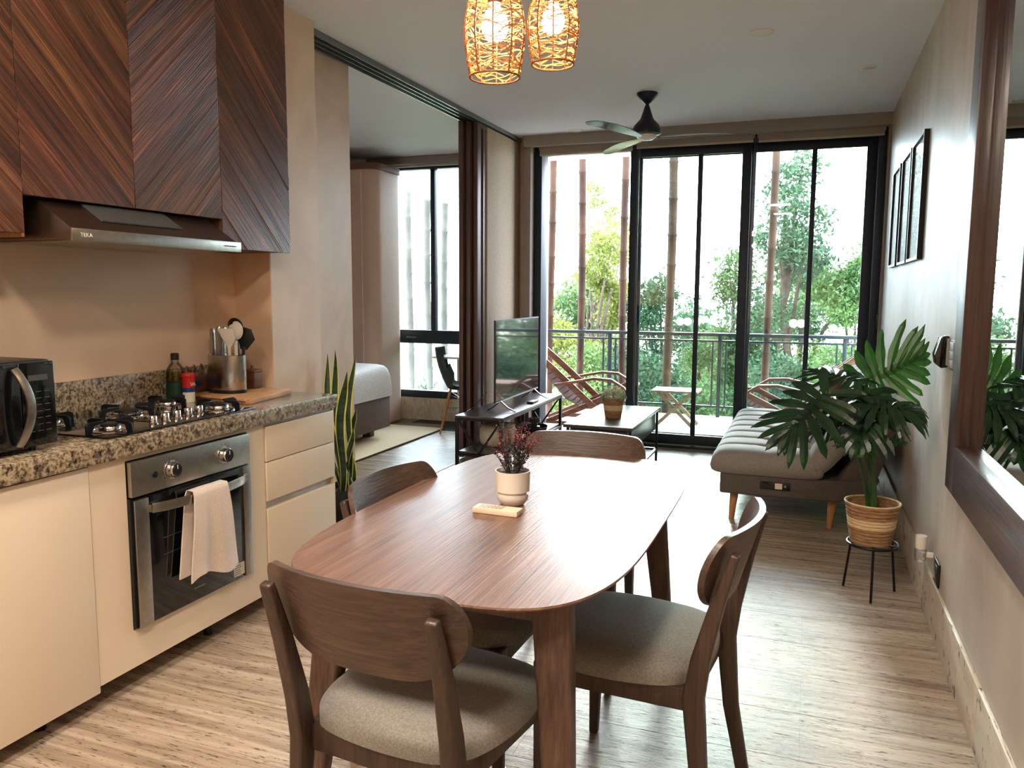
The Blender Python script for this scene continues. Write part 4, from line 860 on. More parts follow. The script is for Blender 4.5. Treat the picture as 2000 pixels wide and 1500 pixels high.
# ================================================================ coffee table and planter
K = thing('coffee_table', 'dark lift-top coffee table with a drawer box on slim black legs', 'table', (-1.33, 5.85, 0))
box('table_top', M['darkwood'], (-.25, .24, -.545, .535, .425, .448), K, .003); box('side_board', M['darkwood'], (.195, .212, -.50, .50, .27, .424), K, .002); box('side_board', M['darkwood'], (-.212, -.195, -.50, .50, .27, .424), K, .002)
box('end_board', M['frame'], (-.195, .195, -.50, -.485, .27, .424), K, .002); box('end_board', M['frame'], (-.195, .195, .485, .50, .27, .424), K, .002); box('box_floor', M['darkwood'], (-.195, .195, -.485, .485, .27, .282), K)
for x in (-.222, .222):
    for y in (-.515, .515): box('leg', M['black'], (x-.0095, x+.0095, y-.0095, y+.0095, 0, .425), K, .001)
m = MB()
for x in (-.222, .222): m.box(x-.009, x+.009, -.515, .515, .10, .117)
for y in (-.515, .515): m.box(-.222, .222, y-.009, y+.009, .10, .117)
m.build('stretcher', M['black'], K)
p = thing('potted_shrub', 'pale green leafy shrub in a banded wooden planter on the coffee table', 'plant', (-1.32, 5.72, .4485), .35)
def taper(m, a, b, z0, z1): return m.add([(-a, -a, z0), (a, -a, z0), (a, a, z0), (-a, a, z0), (-b, -b, z1), (b, -b, z1), (b, b, z1), (-b, b, z1)], [(3, 2, 1, 0), (4, 5, 6, 7), (0, 1, 5, 4), (1, 2, 6, 5), (2, 3, 7, 6), (3, 0, 4, 7)])
def rb(m, r0, r1, z0, z1, n=28): return m.lathe([(0, z0), (r0, z0), (r1, z1), (0, z1)], n=n)
rb(MB(), .060, .068, 0, .055).build('lower_band', M['basket_d'], p, .003); rb(MB(), .0685, .073, .055, .095).build('pale_band', M['basket_l'], p, .003); rb(MB(), .0735, .081, .095, .15).build('upper_band', M['basket_d'], p, .003)
lf = MB()
for q in range(2600):
    u = Vector((random.gauss(0, 1), random.gauss(0, 1), abs(random.gauss(.3, .8)))).normalized(); c = Vector((u.x*.088, u.y*.088, .145+u.z*.085))*1; c = Vector((c.x, c.y, .145+(c.z-.145)*random.uniform(.4, 1.05)))
    s_ = random.uniform(.006, .013); e = u.orthogonal().normalized(); e = (Matrix.Rotation(random.random()*6.3, 3, u) @ e)*s_*.35; d = (u+Vector((random.gauss(0, .6), random.gauss(0, .6), random.gauss(0, .6)))).normalized()*s_
    lf.add([c, c+d*.5+e, c+d, c+d*.5-e], [(0, 1, 2, 3)])
tag(lf.build('foliage', M['succ'], p), None, kind='stuff'); MB().tube([(0, 0, .14), (0, 0, .19)], .01, 8).build('stem', M['bark'], p)
# ================================================================ sofa bed
SF = thing('sofa_bed', 'grey tufted fabric sofa bed with wooden legs against the stucco wall', 'sofa', (0, 5.78, 0))
def pad(name, lx, ly, hgt, chan, tufts, mtx, mt='sofa'):
    nu, nv = 44, 110
    def f(i, j, top):
        u, v = (1-math.cos(i*PI))/2*.35+i*.65, j
        eu = (1-abs(2*u-1)**7)**.42; ev = (1-abs(2*v-1)**26)**.42
        g = 0
        for k in range(1, chan): g = max(g, math.exp(-((v-k/chan)*ly/.016)**2))
        tu = 0
        for tt in tufts:
            tu = max(tu, math.exp(-((u-tt)*lx/.03)**2-0)*.6); 
            for k in range(1, chan): tu = max(tu, math.exp(-((u-tt)*lx/.04)**2-((v-k/chan)*ly/.04)**2)*2.0)
        bulge = .5*math.sin(PI*((v*chan) % 1))**.5
        x, y = u*lx, v*ly
        if top: z = hgt*(.42+.58*max(0, eu)*max(0, ev))+(.018*bulge-.014*g-.011*tu)*eu*ev
        else: z = hgt*.42-hgt*.40*max(0, eu)**.6*max(0, ev)**.6
        return (x, y, z)
    W_ = nv+1; va = [f(i/nu, j/nv, 1) for i in range(nu+1) for j in range(W_)]; vb = [f(i/nu, j/nv, 0) for i in range(nu+1) for j in range(W_)]; Tn = len(va); fs = []
    for i in range(nu):
        for j in range(nv): q = (i*W_+j, (i+1)*W_+j, (i+1)*W_+j+1, i*W_+j+1); fs += [q, tuple(k+Tn for k in q[::-1])]
    for i in range(nu): fs += [(i*W_, (i+1)*W_, (i+1)*W_+Tn, i*W_+Tn), (i*W_+nv, (i+1)*W_+nv, (i+1)*W_+nv+Tn, i*W_+nv+Tn)]
    for j in range(nv): fs += [(j, j+1, j+1+Tn, j+Tn), (nu*W_+j, nu*W_+j+1, nu*W_+j+1+Tn, nu*W_+j+Tn)]
    return MB().add(va+vb, fs).xf(mtx).build(name, M[mt], SF, weld=True, angle=70)
pad('seat_pad', .64, 1.95, .155, 8, (.5,), Matrix.Translation((-.515, -.985, .285)))
bm_ = Matrix.Translation((.13, -.985, .315)) @ Matrix.Rotation(math.radians(-53), 4, 'Y')
pad('back_pad', .56, 1.95, .15, 8, (.5,), bm_)
MB().prism([(-.455, .175), (.20, .175), (.38, .26), (.42, .32), (.18, .30), (-.455, .30)], -.955, .955, lambda a, b, t: (a, t, b)).build('base', M['sofa_d'], SF, .015, 3)
MB().prism([(.20, .30), (.40, .30), (.50, .66), (.44, .70)], -.93, .93, lambda a, b, t: (a, t, b)).build('back_frame', M['sofa_d'], SF, .01)
for x in (-.375, .18):
    for y in (-.86, .86): MB().cyl((x, y, .176), (x-.012, y+(.01 if y > 0 else -.01), 0), .026, .016, 20).build('leg', M['oak'], SF)
up = box('power_panel', M['bglass'], (-.225, -.055, -.962, -.954, .222, .268), SF, .002); box('socket_plate', M['label_w'], (-.14, -.10, -.9635, -.961, .228, .262), up); 
box('usb_port', M['grayplast'], (-.088, -.079, -.9635, -.961, .240, .252), up)
def pillow(lab, loc, rot, s, m_='pillow'):
    n_ = 22
    def f(i, j, sg):
        u, v = 2*i-1, 2*j-1; e = max(0, (1-u**4)*(1-v**4))**.55; pin = 1-.06*(abs(u)**2+abs(v)**2-2*abs(u*v))
        return (u*s*pin, v*s*pin, sg*.065*e)
    W_ = n_+1; va = [f(i/n_, j/n_, 1) for i in range(W_) for j in range(W_)]; vb = [f(i/n_, j/n_, -1) for i in range(W_) for j in range(W_)]; Tn = W_*W_; fs = []
    for i in range(n_):
        for j in range(n_): q = (i*W_+j, (i+1)*W_+j, (i+1)*W_+j+1, i*W_+j+1); fs += [q, tuple(k+Tn for k in q[::-1])]
    o = MB().add(va+vb, fs).build('throw_pillow', M[m_], None, weld=True, angle=80, loc=loc, rot=rot); return tag(o, lab, 'pillow', 'pillows on the sofa bed')
pillow('taupe throw pillow near the front end of the sofa, behind the big leaves', (.02, 5.38, .585), (math.radians(6), math.radians(-62), 0), .185); pillow('taupe throw pillow leaning at the far end of the sofa back', (.14, 6.25, .66), (0, math.radians(-62), .1), .19)
# ================================================================ big split-leaf plant on its stand
ST = thing('plant_stand', 'low black metal ring stand with three legs under the big plant', 'stand', (.32, 3.88, 0))
MB().tube([(.108*math.cos(2*PI*i/40), .108*math.sin(2*PI*i/40), .238) for i in range(41)], .0065, 8).build('ring', M['black'], ST)
for i, a in enumerate((150, 268, 32)):
    a = math.radians(a); MB().cyl((.1*math.cos(a), .1*math.sin(a), .238), (.128*math.cos(a), .128*math.sin(a), 0), .0058, n=10).build('leg', M['black'], ST)
MB().beam((-.105, 0, .232), (.105, 0, .232), .012, .005, side=(0, 1, 0)).beam((0, -.105, .232), (0, .105, .232), .012, .005).build('cross_bar', M['black'], ST)
PP = thing('philodendron', 'tall split-leaf plant in a banded straw basket on a black stand', 'plant', (.31, 3.88, .2455))
def band(n_, m_, r0, z0, r1, z1):
    k = int((z1-z0)/.013); prof = []
    for i in range(k):
        a = z0+(z1-z0)*i/k; b = z0+(z1-z0)*(i+1)/k; r = r0+(r1-r0)*(i+.5)/k; prof += [(r-.0015, a+.0005), (r+.0015, (a+b)/2), (r-.0015, b-.0005)]
    return MB().lathe([(prof[0][0], z0)]+prof+[(prof[-1][0], z1), (prof[-1][0]-.006, z1), (prof[0][0]-.006, z0)], n=48, cap=False).build(n_, M[m_], PP, angle=80)
band('lower_band', 'basket_d', .088, 0, .099, .075); band('pale_band', 'basket_l', .100, .075, .106, .118); band('upper_band', 'basket_d', .106, .118, .116, .182)
MB().tube([(.116*math.cos(2*PI*i/48), .116*math.sin(2*PI*i/48), .184) for i in range(49)], .0045, 8).build('rim', M['basket_l'], PP); MB().lathe([(0, 0), (.088, 0), (.088, .004), (0, .004)], n=30).build('basket_base', M['basket_d'], PP)
MB().lathe([(0, .135), (.109, .135), (.06, .145), (0, .147)], n=30).build('soil', M['soil'], PP)
def lobed(L_, W_, nl, m_='leaf', droop=.5, seed=0):
    rg = random.Random(seed); m = MB()
    def mid(t): return Vector((L_*t, 0, -.10*L_*t*t*droop*2))
    n = 14
    for i in range(n):
        t0, t1 = i/n, (i+1)/n; a, b = mid(t0), mid(t1); wa, wb = L_*.075*math.sin(PI*min(1, .15+t0*.85))**.7+.004, L_*.075*math.sin(PI*min(1, .15+t1*.85))**.7+.003
        m.add([a, b, b+Vector((0, wb, .006)), a+Vector((0, wa, .006))], [(0, 1, 2, 3)]); m.add([a, b, b+Vector((0, -wb, .006)), a+Vector((0, -wa, .006))], [(3, 2, 1, 0)])
    for sd in (-1, 1):
        for k in range(nl):
            f = k/(nl-1); t = .02+.93*f; p = mid(t); ang = math.radians(128-112*f**.8+rg.uniform(-5, 5)); ll = W_*(.62+.5*math.sin(PI*min(1, .2+f*.75)))*rg.uniform(.88, 1.08)*(1 if f < .85 else .8)
            d = Vector((math.cos(ang), sd*math.sin(ang), 0)); wd = L_*.066*(1.15-.25*f); sN = 8; L_pts = []; ben = rg.uniform(.1, .35)*(1 if f < .8 else .4)
            for i in range(sN+1):
                s_ = i/sN; c = p+d*ll*s_+Vector((1, 0, 0))*ben*ll*s_*s_*.5; c.z -= droop*ll*s_*s_*.55-.008; ww = wd*(.62+.75*math.sin(PI*min(1, s_*1.02))*(.8+.25*math.sin(s_*11+k)))*(1-max(0, (s_-.86)/.14)**1.5); ww = max(ww, .0008)
                dd = (d+Vector((1, 0, 0))*ben*s_).normalized(); nrm = Vector((-dd.y, dd.x, 0)); L_pts.append((c, nrm*ww))
            for i in range(sN):
                (c0_, n0), (c1_, n1) = L_pts[i], L_pts[i+1]; up_ = Vector((0, 0, .0025))
                m.add([c0_-up_, c1_-up_, c1_+n1+up_, c0_+n0+up_], [(0, 1, 2, 3)]); m.add([c0_-up_, c1_-up_, c1_-n1+up_, c0_-n0+up_], [(3, 2, 1, 0)])
    return m
def leaf(base, tip, nrm, W_, nl, m_='leaf', droop=.5, seed=0, bend=(0, 0, 0)):
    base, tip, nrm = Vector(base), Vector(tip), Vector(nrm); x = (tip-base); L_ = x.length; x.normalize(); z = (nrm-x*nrm.dot(x)).normalized(); y = z.cross(x)
    mt = Matrix(((x.x, y.x, z.x, base.x), (x.y, y.y, z.y, base.y), (x.z, y.z, z.z, base.z), (0, 0, 0, 1)))
    lb = lobed(L_, W_, nl, m_, droop, seed).xf(mt); lb.v = [(x if x < .47 else .47+(x-.47)*.45, y, z) for x, y, z in lb.v]      # lobes bend back before the wall
    lb.build('leaf', M[m_], PP, world=True, angle=180)
    a = Vector((.31, 3.88, .40))+Vector((random.uniform(-.02, .02), random.uniform(-.02, .02), 0)); h_ = base-a; b = a+Vector((h_.x*.25+bend[0], h_.y*.25+bend[1], h_.z*.62)); pts = [a*(1-t)**2+b*2*t*(1-t)+base*t*t for t in [i/14 for i in range(15)]]
    MB().tube(pts, [.009-.005*i/14 for i in range(15)], 8).build('stem', M['stem'], PP, world=True)
CAMD = Vector((0, -1, .25))
leaf((.258, 3.95, .965), (.45, 3.86, 1.09), (-.35, -1, .35), .185, 9, 'leaf2', .25, 1)
leaf((.09, 3.72, .93), (-.07, 3.62, .76), (-.25, -.75, 1), .20, 9, 'leaf', .3, 2)
leaf((.27, 3.72, .89), (.455, 3.70, .88), (.1, -.55, 1), .135, 9, 'leaf', .8, 3)
leaf((.22, 3.86, .97), (.05, 3.98, 1.02), (.1, -.4, 1), .15, 8, 'leaf', .5, 4)
leaf((.27, 3.80, .93), (.22, 3.60, .76), (-.1, -.6, 1), .15, 8, 'leaf', .7, 5)
leaf((.27, 3.9, .93), (.33, 4.10, .87), (.1, .2, 1), .13, 8, 'leaf', .7, 6)
leaf((.245, 3.80, .69), (.20, 3.70, .72), (-.1, -.5, 1), .085, 7, 'leaf2', .7, 7)
leaf((.30, 3.84, .72), (.36, 3.74, .74), (.1, -.5, 1), .08, 7, 'leaf2', .7, 8)
leaf((.18, 3.82, .80), (.08, 3.76, .77), (0, -.4, 1), .10, 7, 'leaf', .7, 9)
leaf((.21, 3.78, .86), (.06, 3.86, .90), (0, -.5, 1), .13, 8, 'leaf', .8, 10)
# ================================================================ wall pieces on the right
def frame_pic(lab, y0, y1):
    t = thing('picture_frame', lab, 'picture', (XW, (y0+y1)/2, 1.54), group='three thin framed prints')
    w_ = .016; m = MB().box(XW-.026, XW-.001, y0, y0+w_, 1.545, 2.2).box(XW-.026, XW-.001, y1-w_, y1, 1.545, 2.2).box(XW-.026, XW-.001, y0+w_, y1-w_, 1.545, 1.545+w_).box(XW-.026, XW-.001, y0+w_, y1-w_, 2.2-w_, 2.2)
    m.build('frame', M['black'], t, world=True); box('mat_board', M['print'], (XW-.012, XW-.001, y0+w_, y1-w_, 1.545+w_, 2.2-w_), t, world=True)
    box('print', M['picgrey'], (XW-.0125, XW-.012, y0+.05, y1-.05, 1.61, 2.13), t, world=True); box('glazing', M['pic_glass'], (XW-.0165, XW-.015, y0+w_, y1-w_, 1.545+w_, 2.2-w_), t, world=True)
M['pic_glass'] = glass('picture_glazing', (.97, .98, .98), .2); M['picgrey'] = mat('glare_lightened_print', (196, 198, 196), .5, col2=(226, 226, 222), scale=3, detail=6)  # prints lightened to paint in window glare; the glazing itself reflects little
frame_pic('thin black-framed print nearest the viewer of the three', 4.64, 5.14); frame_pic('thin black-framed print in the middle of the three', 5.21, 5.67); frame_pic('thin black-framed print nearest the balcony doors', 5.80, 6.26)
mi = thing('wall_mirror', 'large wall mirror in a deep dark mahogany frame', 'mirror', (XW, 2.2, .69))
XF_ = .482; ya, yb, za, zb_ = 1.2, 3.15, .69, 2.66; w_ = .14
M['mg'] = M['mframe']
box('frame_stile', M['mframe'], (XF_, XW-.001, yb-w_, yb, za, zb_), mi, .003, world=True); box('frame_stile', M['mframe'], (XF_, XW-.001, ya, ya+w_, za, zb_), mi, .003, world=True)
box('frame_rail', M['mframe_y'], (XF_, XW-.001, ya+w_, yb-w_, za, za+.165), mi, .003, world=True); box('frame_rail', M['mframe_y'], (XF_, XW-.001, ya+w_, yb-w_, zb_-.15, zb_), mi, .003, world=True)
box('mirror_glass', M['mirror'], (XW-.012, XW-.006, ya+w_, yb-w_, za+.165, zb_-.15), mi, world=True)
ic = thing('intercom', 'black wall intercom handset with a sloping face beside the mirror', 'intercom', (XW, 3.62, 1.07))
MB().prism([(0, 0), (.022, -.004), (.042, .012), (.05, .05), (.03, .12), (.012, .128), (0, .128)], -.035, .035, lambda a, b, t: (XW-a, 3.66+t, 1.072+b)).build('handset', M['bglass'], ic, .004, world=True)
MB().box(XW-.008, XW, 3.62, 3.70, 1.08, 1.19).build('back_plate', M['grayplast'], ic, .002, world=True)
sw = thing('light_switch', 'grey and black light switch plate between intercom and mirror', 'switch', (XW, 3.46, 1.07)); box('plate', M['blackp'], (XW-.009, XW, 3.42, 3.53, 1.075, 1.19), sw, .002, world=True)
for k in range(3): box('rocker', M['grayplast'], (XW-.014, XW-.009, 3.435, 3.515, 1.083+k*.034, 1.083+k*.034+.031), sw, .0015, world=True)
sw = thing('wall_socket', 'black wall socket plate low on the stucco wall', 'socket', (XW, 3.52, .19)); box('plate', M['blackp'], (XW-.009, XW-.0005, 3.455, 3.575, .205, .30), sw, .003, world=True); box('face', M['bglass'], (XW-.011, XW-.009, 3.475, 3.555, .22, .285), sw, .002, world=True)
af = thing('air_freshener', 'clear and white plug-in air freshener beside the black socket', 'plug', (XW, 3.72, .2)); MB().lathe([(0, 0), (.02, 0), (.024, .01), (.024, .05), (.016, .055), (0, .055)], n=24).build('vial', M['glass_clear'], af, loc=(-.05, -.07, .05)); MB().lathe([(.0, 0), (.02, 0), (.022, .03), (.022, .055), (.02, .055), (.02, .03), (0, .03)], n=24).build('cap', M['whitep'], af, loc=(-.05, -.07, .105)); box('plug', M['whitep'], (-.045, -.001, -.08, -.06, .07, .09), af, .003)
# ================================================================ snake plant behind the end of the worktop
SP = thing('snake_plant', 'snake plant with yellow-edged upright leaves beyond the worktop end', 'plant', (-2.30, 3.62, 0))
MB().lathe([(0, 0), (.09, 0), (.105, .02), (.12, .30), (.122, .325), (.112, .325), (.108, .29), (0, .29)], n=36).build('pot', M['blackp'], SP); MB().lathe([(0, .295), (.109, .295), (0, .30)], n=24).build('soil', M['soil'], SP)
def sleaf(bx, by, tx, ty, hz, w_, tw, ph):
    g_ = []; y_ = []
    for i in range(25):
        t = i/24; c = Vector((bx+(tx-bx)*t+.012*math.sin(t*7+ph), by+(ty-by)*t+.012*math.cos(t*6+ph), .29+hz*t)); ww = w_*(.35+.65*math.sin(PI*min(1, .12+t*.62))**.8)*(1-max(0, (t-.72)/.28)**1.8); a = tw*t*2+ph; e = Vector((math.cos(a), math.sin(a)*.6-.3, 0)).normalized(); g_.append((c, e, max(ww, .0006)))
    mg, my = MB(), MB()
    for i in range(24):
        (c0_, e0, w0), (c1_, e1, w1) = g_[i], g_[i+1]; k = .74; n0, n1 = Vector((-e0.y, e0.x, 0))*.35*w0, Vector((-e1.y, e1.x, 0))*.35*w1
        for s in (-1, 1):
            mg.add([c0_-n0, c1_-n1, c1_+e1*s*w1*k, c0_+e0*s*w0*k], [(0, 1, 2, 3)])
            my.add([c0_+e0*s*w0*k, c1_+e1*s*w1*k, c1_+e1*s*w1+n1*.3, c0_+e0*s*w0+n0*.3], [(0, 1, 2, 3)])
    lf_ = mg.build('leaf', M['snake'], SP, angle=180); my.build('yellow_margin', M['snake_y'], lf_, angle=180)
for a in ((-.02, .0, -.115, .02, .745, .023, .3, .2), (0, .02, -.075, .03, .765, .021, .3, .5), (.02, .0, .075, .0, .75, .021, .3, 0), (.0, -.03, .035, -.03, .66, .028, .4, .3), (-.05, .03, -.20, .05, .60, .014, .4, .9), (.03, .02, .055, .02, .46, .026, 1.2, .4), (.05, -.02, .07, -.04, .36, .020, 1.2, 1.0), (-.03, .04, -.17, .03, .56, .010, .4, 1.4)): sleaf(*a)
TREES = [
 ('yellow-green leafy tree filling the open left bay', -3.25, 13.2, 2.35, 1.0, 7000, .040, 0, dict(nb=14, seed=1, low=.45)),
 ('slender yellow-green tree at the left of the open bay', -4.15, 12.6, 1.35, .8, 4500, .036, 0, dict(nb=10, seed=2, low=.45, trunk=.06)),
 ('sparse tall sapling with small tufts of leaves in the open bay', -3.75, 14.2, 3.3, .45, 420, .036, 0, dict(nb=5, seed=3, low=.86, trunk=.04)),
 ('blue-green bushy tree behind the left half of the middle door', -2.45, 13.6, 1.55, .85, 6500, .038, 2, dict(nb=12, seed=4, low=.4)),
 ('mid-green low tree behind the centre of the middle door', -1.75, 15.0, .55, .95, 5500, .040, 1, dict(nb=10, seed=5, low=.4)),
 ('mid-green tree behind the right edge of the middle door', -1.15, 14.6, 2.0, .75, 6000, .038, 1, dict(nb=12, seed=6, low=.4)),
 ('tallest dark green tree rising behind the right door', -.25, 13.8, 3.5, 1.0, 6500, .042, 2, dict(nb=15, seed=7, low=.45, trunk=.12)),
 ('fresh green round tree at the right side of the right door', .85, 13.4, 2.15, .95, 8000, .038, 3, dict(nb=13, seed=8, low=.4)),
 ('deep green tree beyond the right door frame', 2.3, 14.2, 2.5, 1.2, 6000, .046, 1, dict(nb=12, seed=9, low=.4)),
 ('fresh green tree farthest to the right of the garden', 4.2, 14.6, 2.8, 1.4, 6000, .05, 3, dict(nb=12, seed=19, low=.4)),
] + [(l, x, y, t, r, n, .034, m, dict(nb=8, seed=s, low=.62, cat='shrub', name='shrub', trunk=.05)) for l, x, y, t, r, n, m, s in (
 ('leafy yellow-green shrub below the railing at the far left', -4.2, 11.4, .45, .9, 5200, 0, 21), ('leafy shrub below the railing in the open bay', -3.1, 11.3, .4, .85, 5200, 3, 22),
 ('dark green shrub below the railing behind the middle mullion', -2.15, 11.2, .45, .85, 5200, 2, 23), ('mid-green shrub below the railing behind the folding stool', -1.35, 11.4, -.05, .8, 4600, 1, 24),
 ('bushy green shrub below the railing behind the right door', -.3, 11.5, .35, .8, 5200, 2, 25), ('fresh green shrub below the railing at the right', .6, 11.3, .5, .8, 5200, 3, 26), ('green shrub below the railing beyond the right frame', 1.7, 11.5, .6, .9, 4200, 1, 27),
 ('small blue-green shrub seen low through the bedroom window', -6.1, 12.3, -.25, .5, 900, 2, 28))] + [
 (l, x, y, t, r, 5200, .085, m, dict(nb=12, seed=s, low=.3)) for l, x, y, t, r, m, s in (
 ('hazy far tree behind the yellow-green one', -6.0, 23, 1.6, 2.0, 1, 31), ('hazy far tree low behind the middle door', -3.3, 24, .6, 2.0, 2, 32), ('hazy far tree behind the tall dark one', -.4, 23, 2.6, 1.9, 1, 33), ('hazy far tree at the far right', 3.2, 24, 2.8, 2.2, 2, 34))]
# ================================================================ bedroom
B = thing('bed', 'bed with a white waffle spread on a brown upholstered base', 'bed', (-4.7, 5.75, 0))
box('base', M['bedbase'], (-5.75, -3.68, 4.9, 6.62, .09, .40), B, .012, world=True)
def bedf(i, j):
    u, v = i, j; x = -5.75+2.085*u; y = 4.885+1.75*v; e = max(0, (1-abs(2*u-1)**44)*(1-abs(2*v-1)**44))**.3
    return (x, y, .385+(.285+.006*math.sin(x*90)*math.sin(y*90)*0+.02*math.sin(x*3+1)*math.sin(y*4))*e)
MB().grid(lambda i, j: bedf((1-math.cos(i*PI))/2, (1-math.cos(j*PI))/2), 80, 80).build('bedspread', M['waffle'] if 'waffle' in M else M['bedcover'], B, world=True, angle=80)
box('mattress', M['bedcover'], (-5.73, -3.70, 4.92, 6.60, .40, .58), B, .03, world=True)
for x in (-5.6, -3.82):
    for y in (5.05, 6.45): box('foot', M['bedbase'], (x-.04, x+.04, y-.04, y+.04, 0, .092), B, .003, world=True)
m = MB(); m.grid(lambda i, j: (-4.9+1.55*i, 5.0+2.14*j, .009), 2, 2); box('w', M['jute'], (-4.9, -3.36, 5.0, 7.13, .0005, .012)); o = bpy.context.scene.objects['w']; o.name = 'x'
R = thing('rug', 'pale jute rug with a thin dark edge under the bed', 'rug', (-4.1, 6.1, 0)); o.name = 'weave'; o.parent = R; o.location = -R.location
MB().box(-3.36, -3.348, 4.99, 7.142, .0005, .013).box(-4.9, -3.36, 7.13, 7.142, .0005, .013).build('border', M['jute_d'], R, world=True)
W = thing('wardrobe', 'tall rose-brown wardrobe with a rounded dark cap by the bedroom window', 'wardrobe', (-4.6, 7.2, 0))
def rr(x0, x1, y0, y1, r):
    p = []
    for cx, cy, a0 in ((x1-r, y0+r, -90), (x1-r, y1-r, 0), (x0+.01, y1-.01, 90), (x0+.01, y0+.01, 180)):
        rr_ = r if cx == x1-r else .01
        for k in range(7): a = math.radians(a0+k*15); p.append((cx+rr_*math.cos(a), cy+rr_*math.sin(a)))
    return p
MB().prism(rr(-6.0, -3.99, 6.93, 7.50, .12), .02, 2.54).build('body', M['closet'], W, world=True); MB().prism(rr(-6.0, -3.965, 6.9, 7.50, .14), 2.54, 2.60).build('cap', M['closet_d'], W, .004, world=True)
box('door_edge', M['label_w'], (-4.145, -4.137, 6.924, 6.93, .05, 2.53), W, world=True)
D = thing('desk', 'thin white desk top on slim legs before the bedroom window', 'desk', (-3.0, 7.3, 0))
M['wh'] = mat('white_laminate', (230, 230, 228), .4); box('desk_top', M['wh'], (-3.42, -2.70, 7.0, 7.58, .715, .735), D, .003, world=True)
for x, y in ((-2.74, 7.05), (-2.74, 7.53), (-3.38, 7.53)): MB().cyl((x, y, 0), (x, y, .715), .014, n=12).build('leg', M['wh'], D, world=True)
CH = thing('shell_chair', 'dark green plastic shell chair with wooden dowel legs by the desk', 'chair', (-3.17, 7.16, 0), math.radians(-68))
M['shell'] = mat('shell_plastic', (44, 62, 62), .35, var=.03)
def shf(i, j, o_=0):
    u = 2*i-1; s = j
    if s < .5: t = s/.5; y = .22-.36*t; z = .43-.03*math.sin(t*PI*.8)+.0*t; w_ = .20+.03*math.sin(t*PI)
    else: t = (s-.5)/.5; y = -.14-.10*math.sin(t*PI/2)-.03*t; z = .42+.40*t**1.15; w_ = .225-.065*t*t
    edge = abs(u)**2.5
    return (u*w_, y+(.09*edge*(s > .35)*min(1, (s-.35)*4)), z+.06*edge*(s < .75)*min(1, s*3)+o_)
MB().grid(lambda i, j: shf(i, j), 20, 30).build('seat_shell', M['shell'], CH, angle=80)
for sx in (-1, 1):
    for y0, y1 in ((.12, .20), (-.12, -.21)): MB().cyl((sx*.13, y0, .40), (sx*.2, y1, 0), .0135, .010, 12).build('leg', M['oak'], CH); 
MB().tube([(-.16, .16, .22), (.14, -.13, .37)], .003, 6).tube([(.16, .16, .22), (-.14, -.13, .37)], .003, 6).tube([(-.16, -.165, .22), (.14, -.125, .37)], .003, 6).tube([(.16, -.165, .22), (-.14, -.125, .37)], .003, 6).tube([(-.165, .165, .2), (-.165, -.165, .2)], .003, 6).tube([(.165, .165, .2), (.165, -.165, .2)], .003, 6).build('wire_brace', M['black'], CH)
# ================================================================ balcony
RB = thing('railing', 'dark metal balcony railing with a broad handrail', 'railing', (0, 9.02, 0))
M['rail'] = mat('railing_metal', (40, 50, 54), .4, .5, var=.05)
box('handrail', M['rail'], (-2.95, 1.6, 8.985, 9.055, .888, .925), RB, .006, world=True); box('mid_rail', M['rail'], (-2.95, 1.6, 9.008, 9.032, .825, .846), RB, .002, world=True); box('bottom_rail', M['rail'], (-2.95, 1.6, 9.008, 9.032, .095, .118), RB, .002, world=True)
for x in (-.90, -2.135, .37, 1.5):
    box('post', M['rail'], (x-.02, x+.02, 9.0, 9.04, -.01, .888), RB, .002, world=True)
    for d in (-.075, .068): box('baluster', M['rail'], (x+d-.009, x+d+.009, 9.011, 9.029, .118, .825), RB, .001, world=True)
def pole(x, y, r, z1, lab, g_, m_='bamboo'):
    pts = []; rs = []; z = -3.6; 
    while z < z1:
        for dz, k in ((0, 1), (.012, 1.14), (.03, 1.12), (.042, 1)): pts.append((x+.012*math.sin(z*1.3+x*5)+.0, y+.01*math.sin(z*1.7+x), z+dz)); rs.append(r*k*(1-.02*(z+3.6)/6))
        z += random.uniform(.30, .42)
    o = MB().tube(pts, rs, 14).build('bamboo_pole', M[m_], None, angle=60); return tag(o, lab, 'pole', g_)
for i, (x, lab) in enumerate(((-2.90, 'bamboo pole outside the railing, leftmost in the open bay'), (-2.53, 'darker bamboo pole second from the left in the open bay'), (-2.02, 'bamboo pole at the right edge of the open bay'), (-1.49, 'bamboo pole behind the left half of the middle glass door'), (-.41, 'bamboo pole behind the left half of the right glass door'), (.75, 'bamboo pole beyond the right door frame'))):
    pole(x, 9.16, .042 if i != 3 else .05, 4.2, lab, 'bamboo poles outside the railing')
for i, (x, lab) in enumerate(((-5.03, 'leftmost bamboo pole outside the bedroom window'), (-4.81, 'second bamboo pole from the left outside the bedroom window'), (-4.54, 'third bamboo pole from the left outside the bedroom window'), (-4.31, 'fourth bamboo pole from the left outside the bedroom window'), (-4.01, 'rightmost bamboo pole outside the bedroom window'))):
    pole(x, 9.2, .04, 2.6+.1*math.sin(i*2), lab, 'bamboo poles outside the bedroom', 'pole_grey')
def bev(m, n_, root, b=.006): return m.build(n_, M['teak'], root, b, 2)
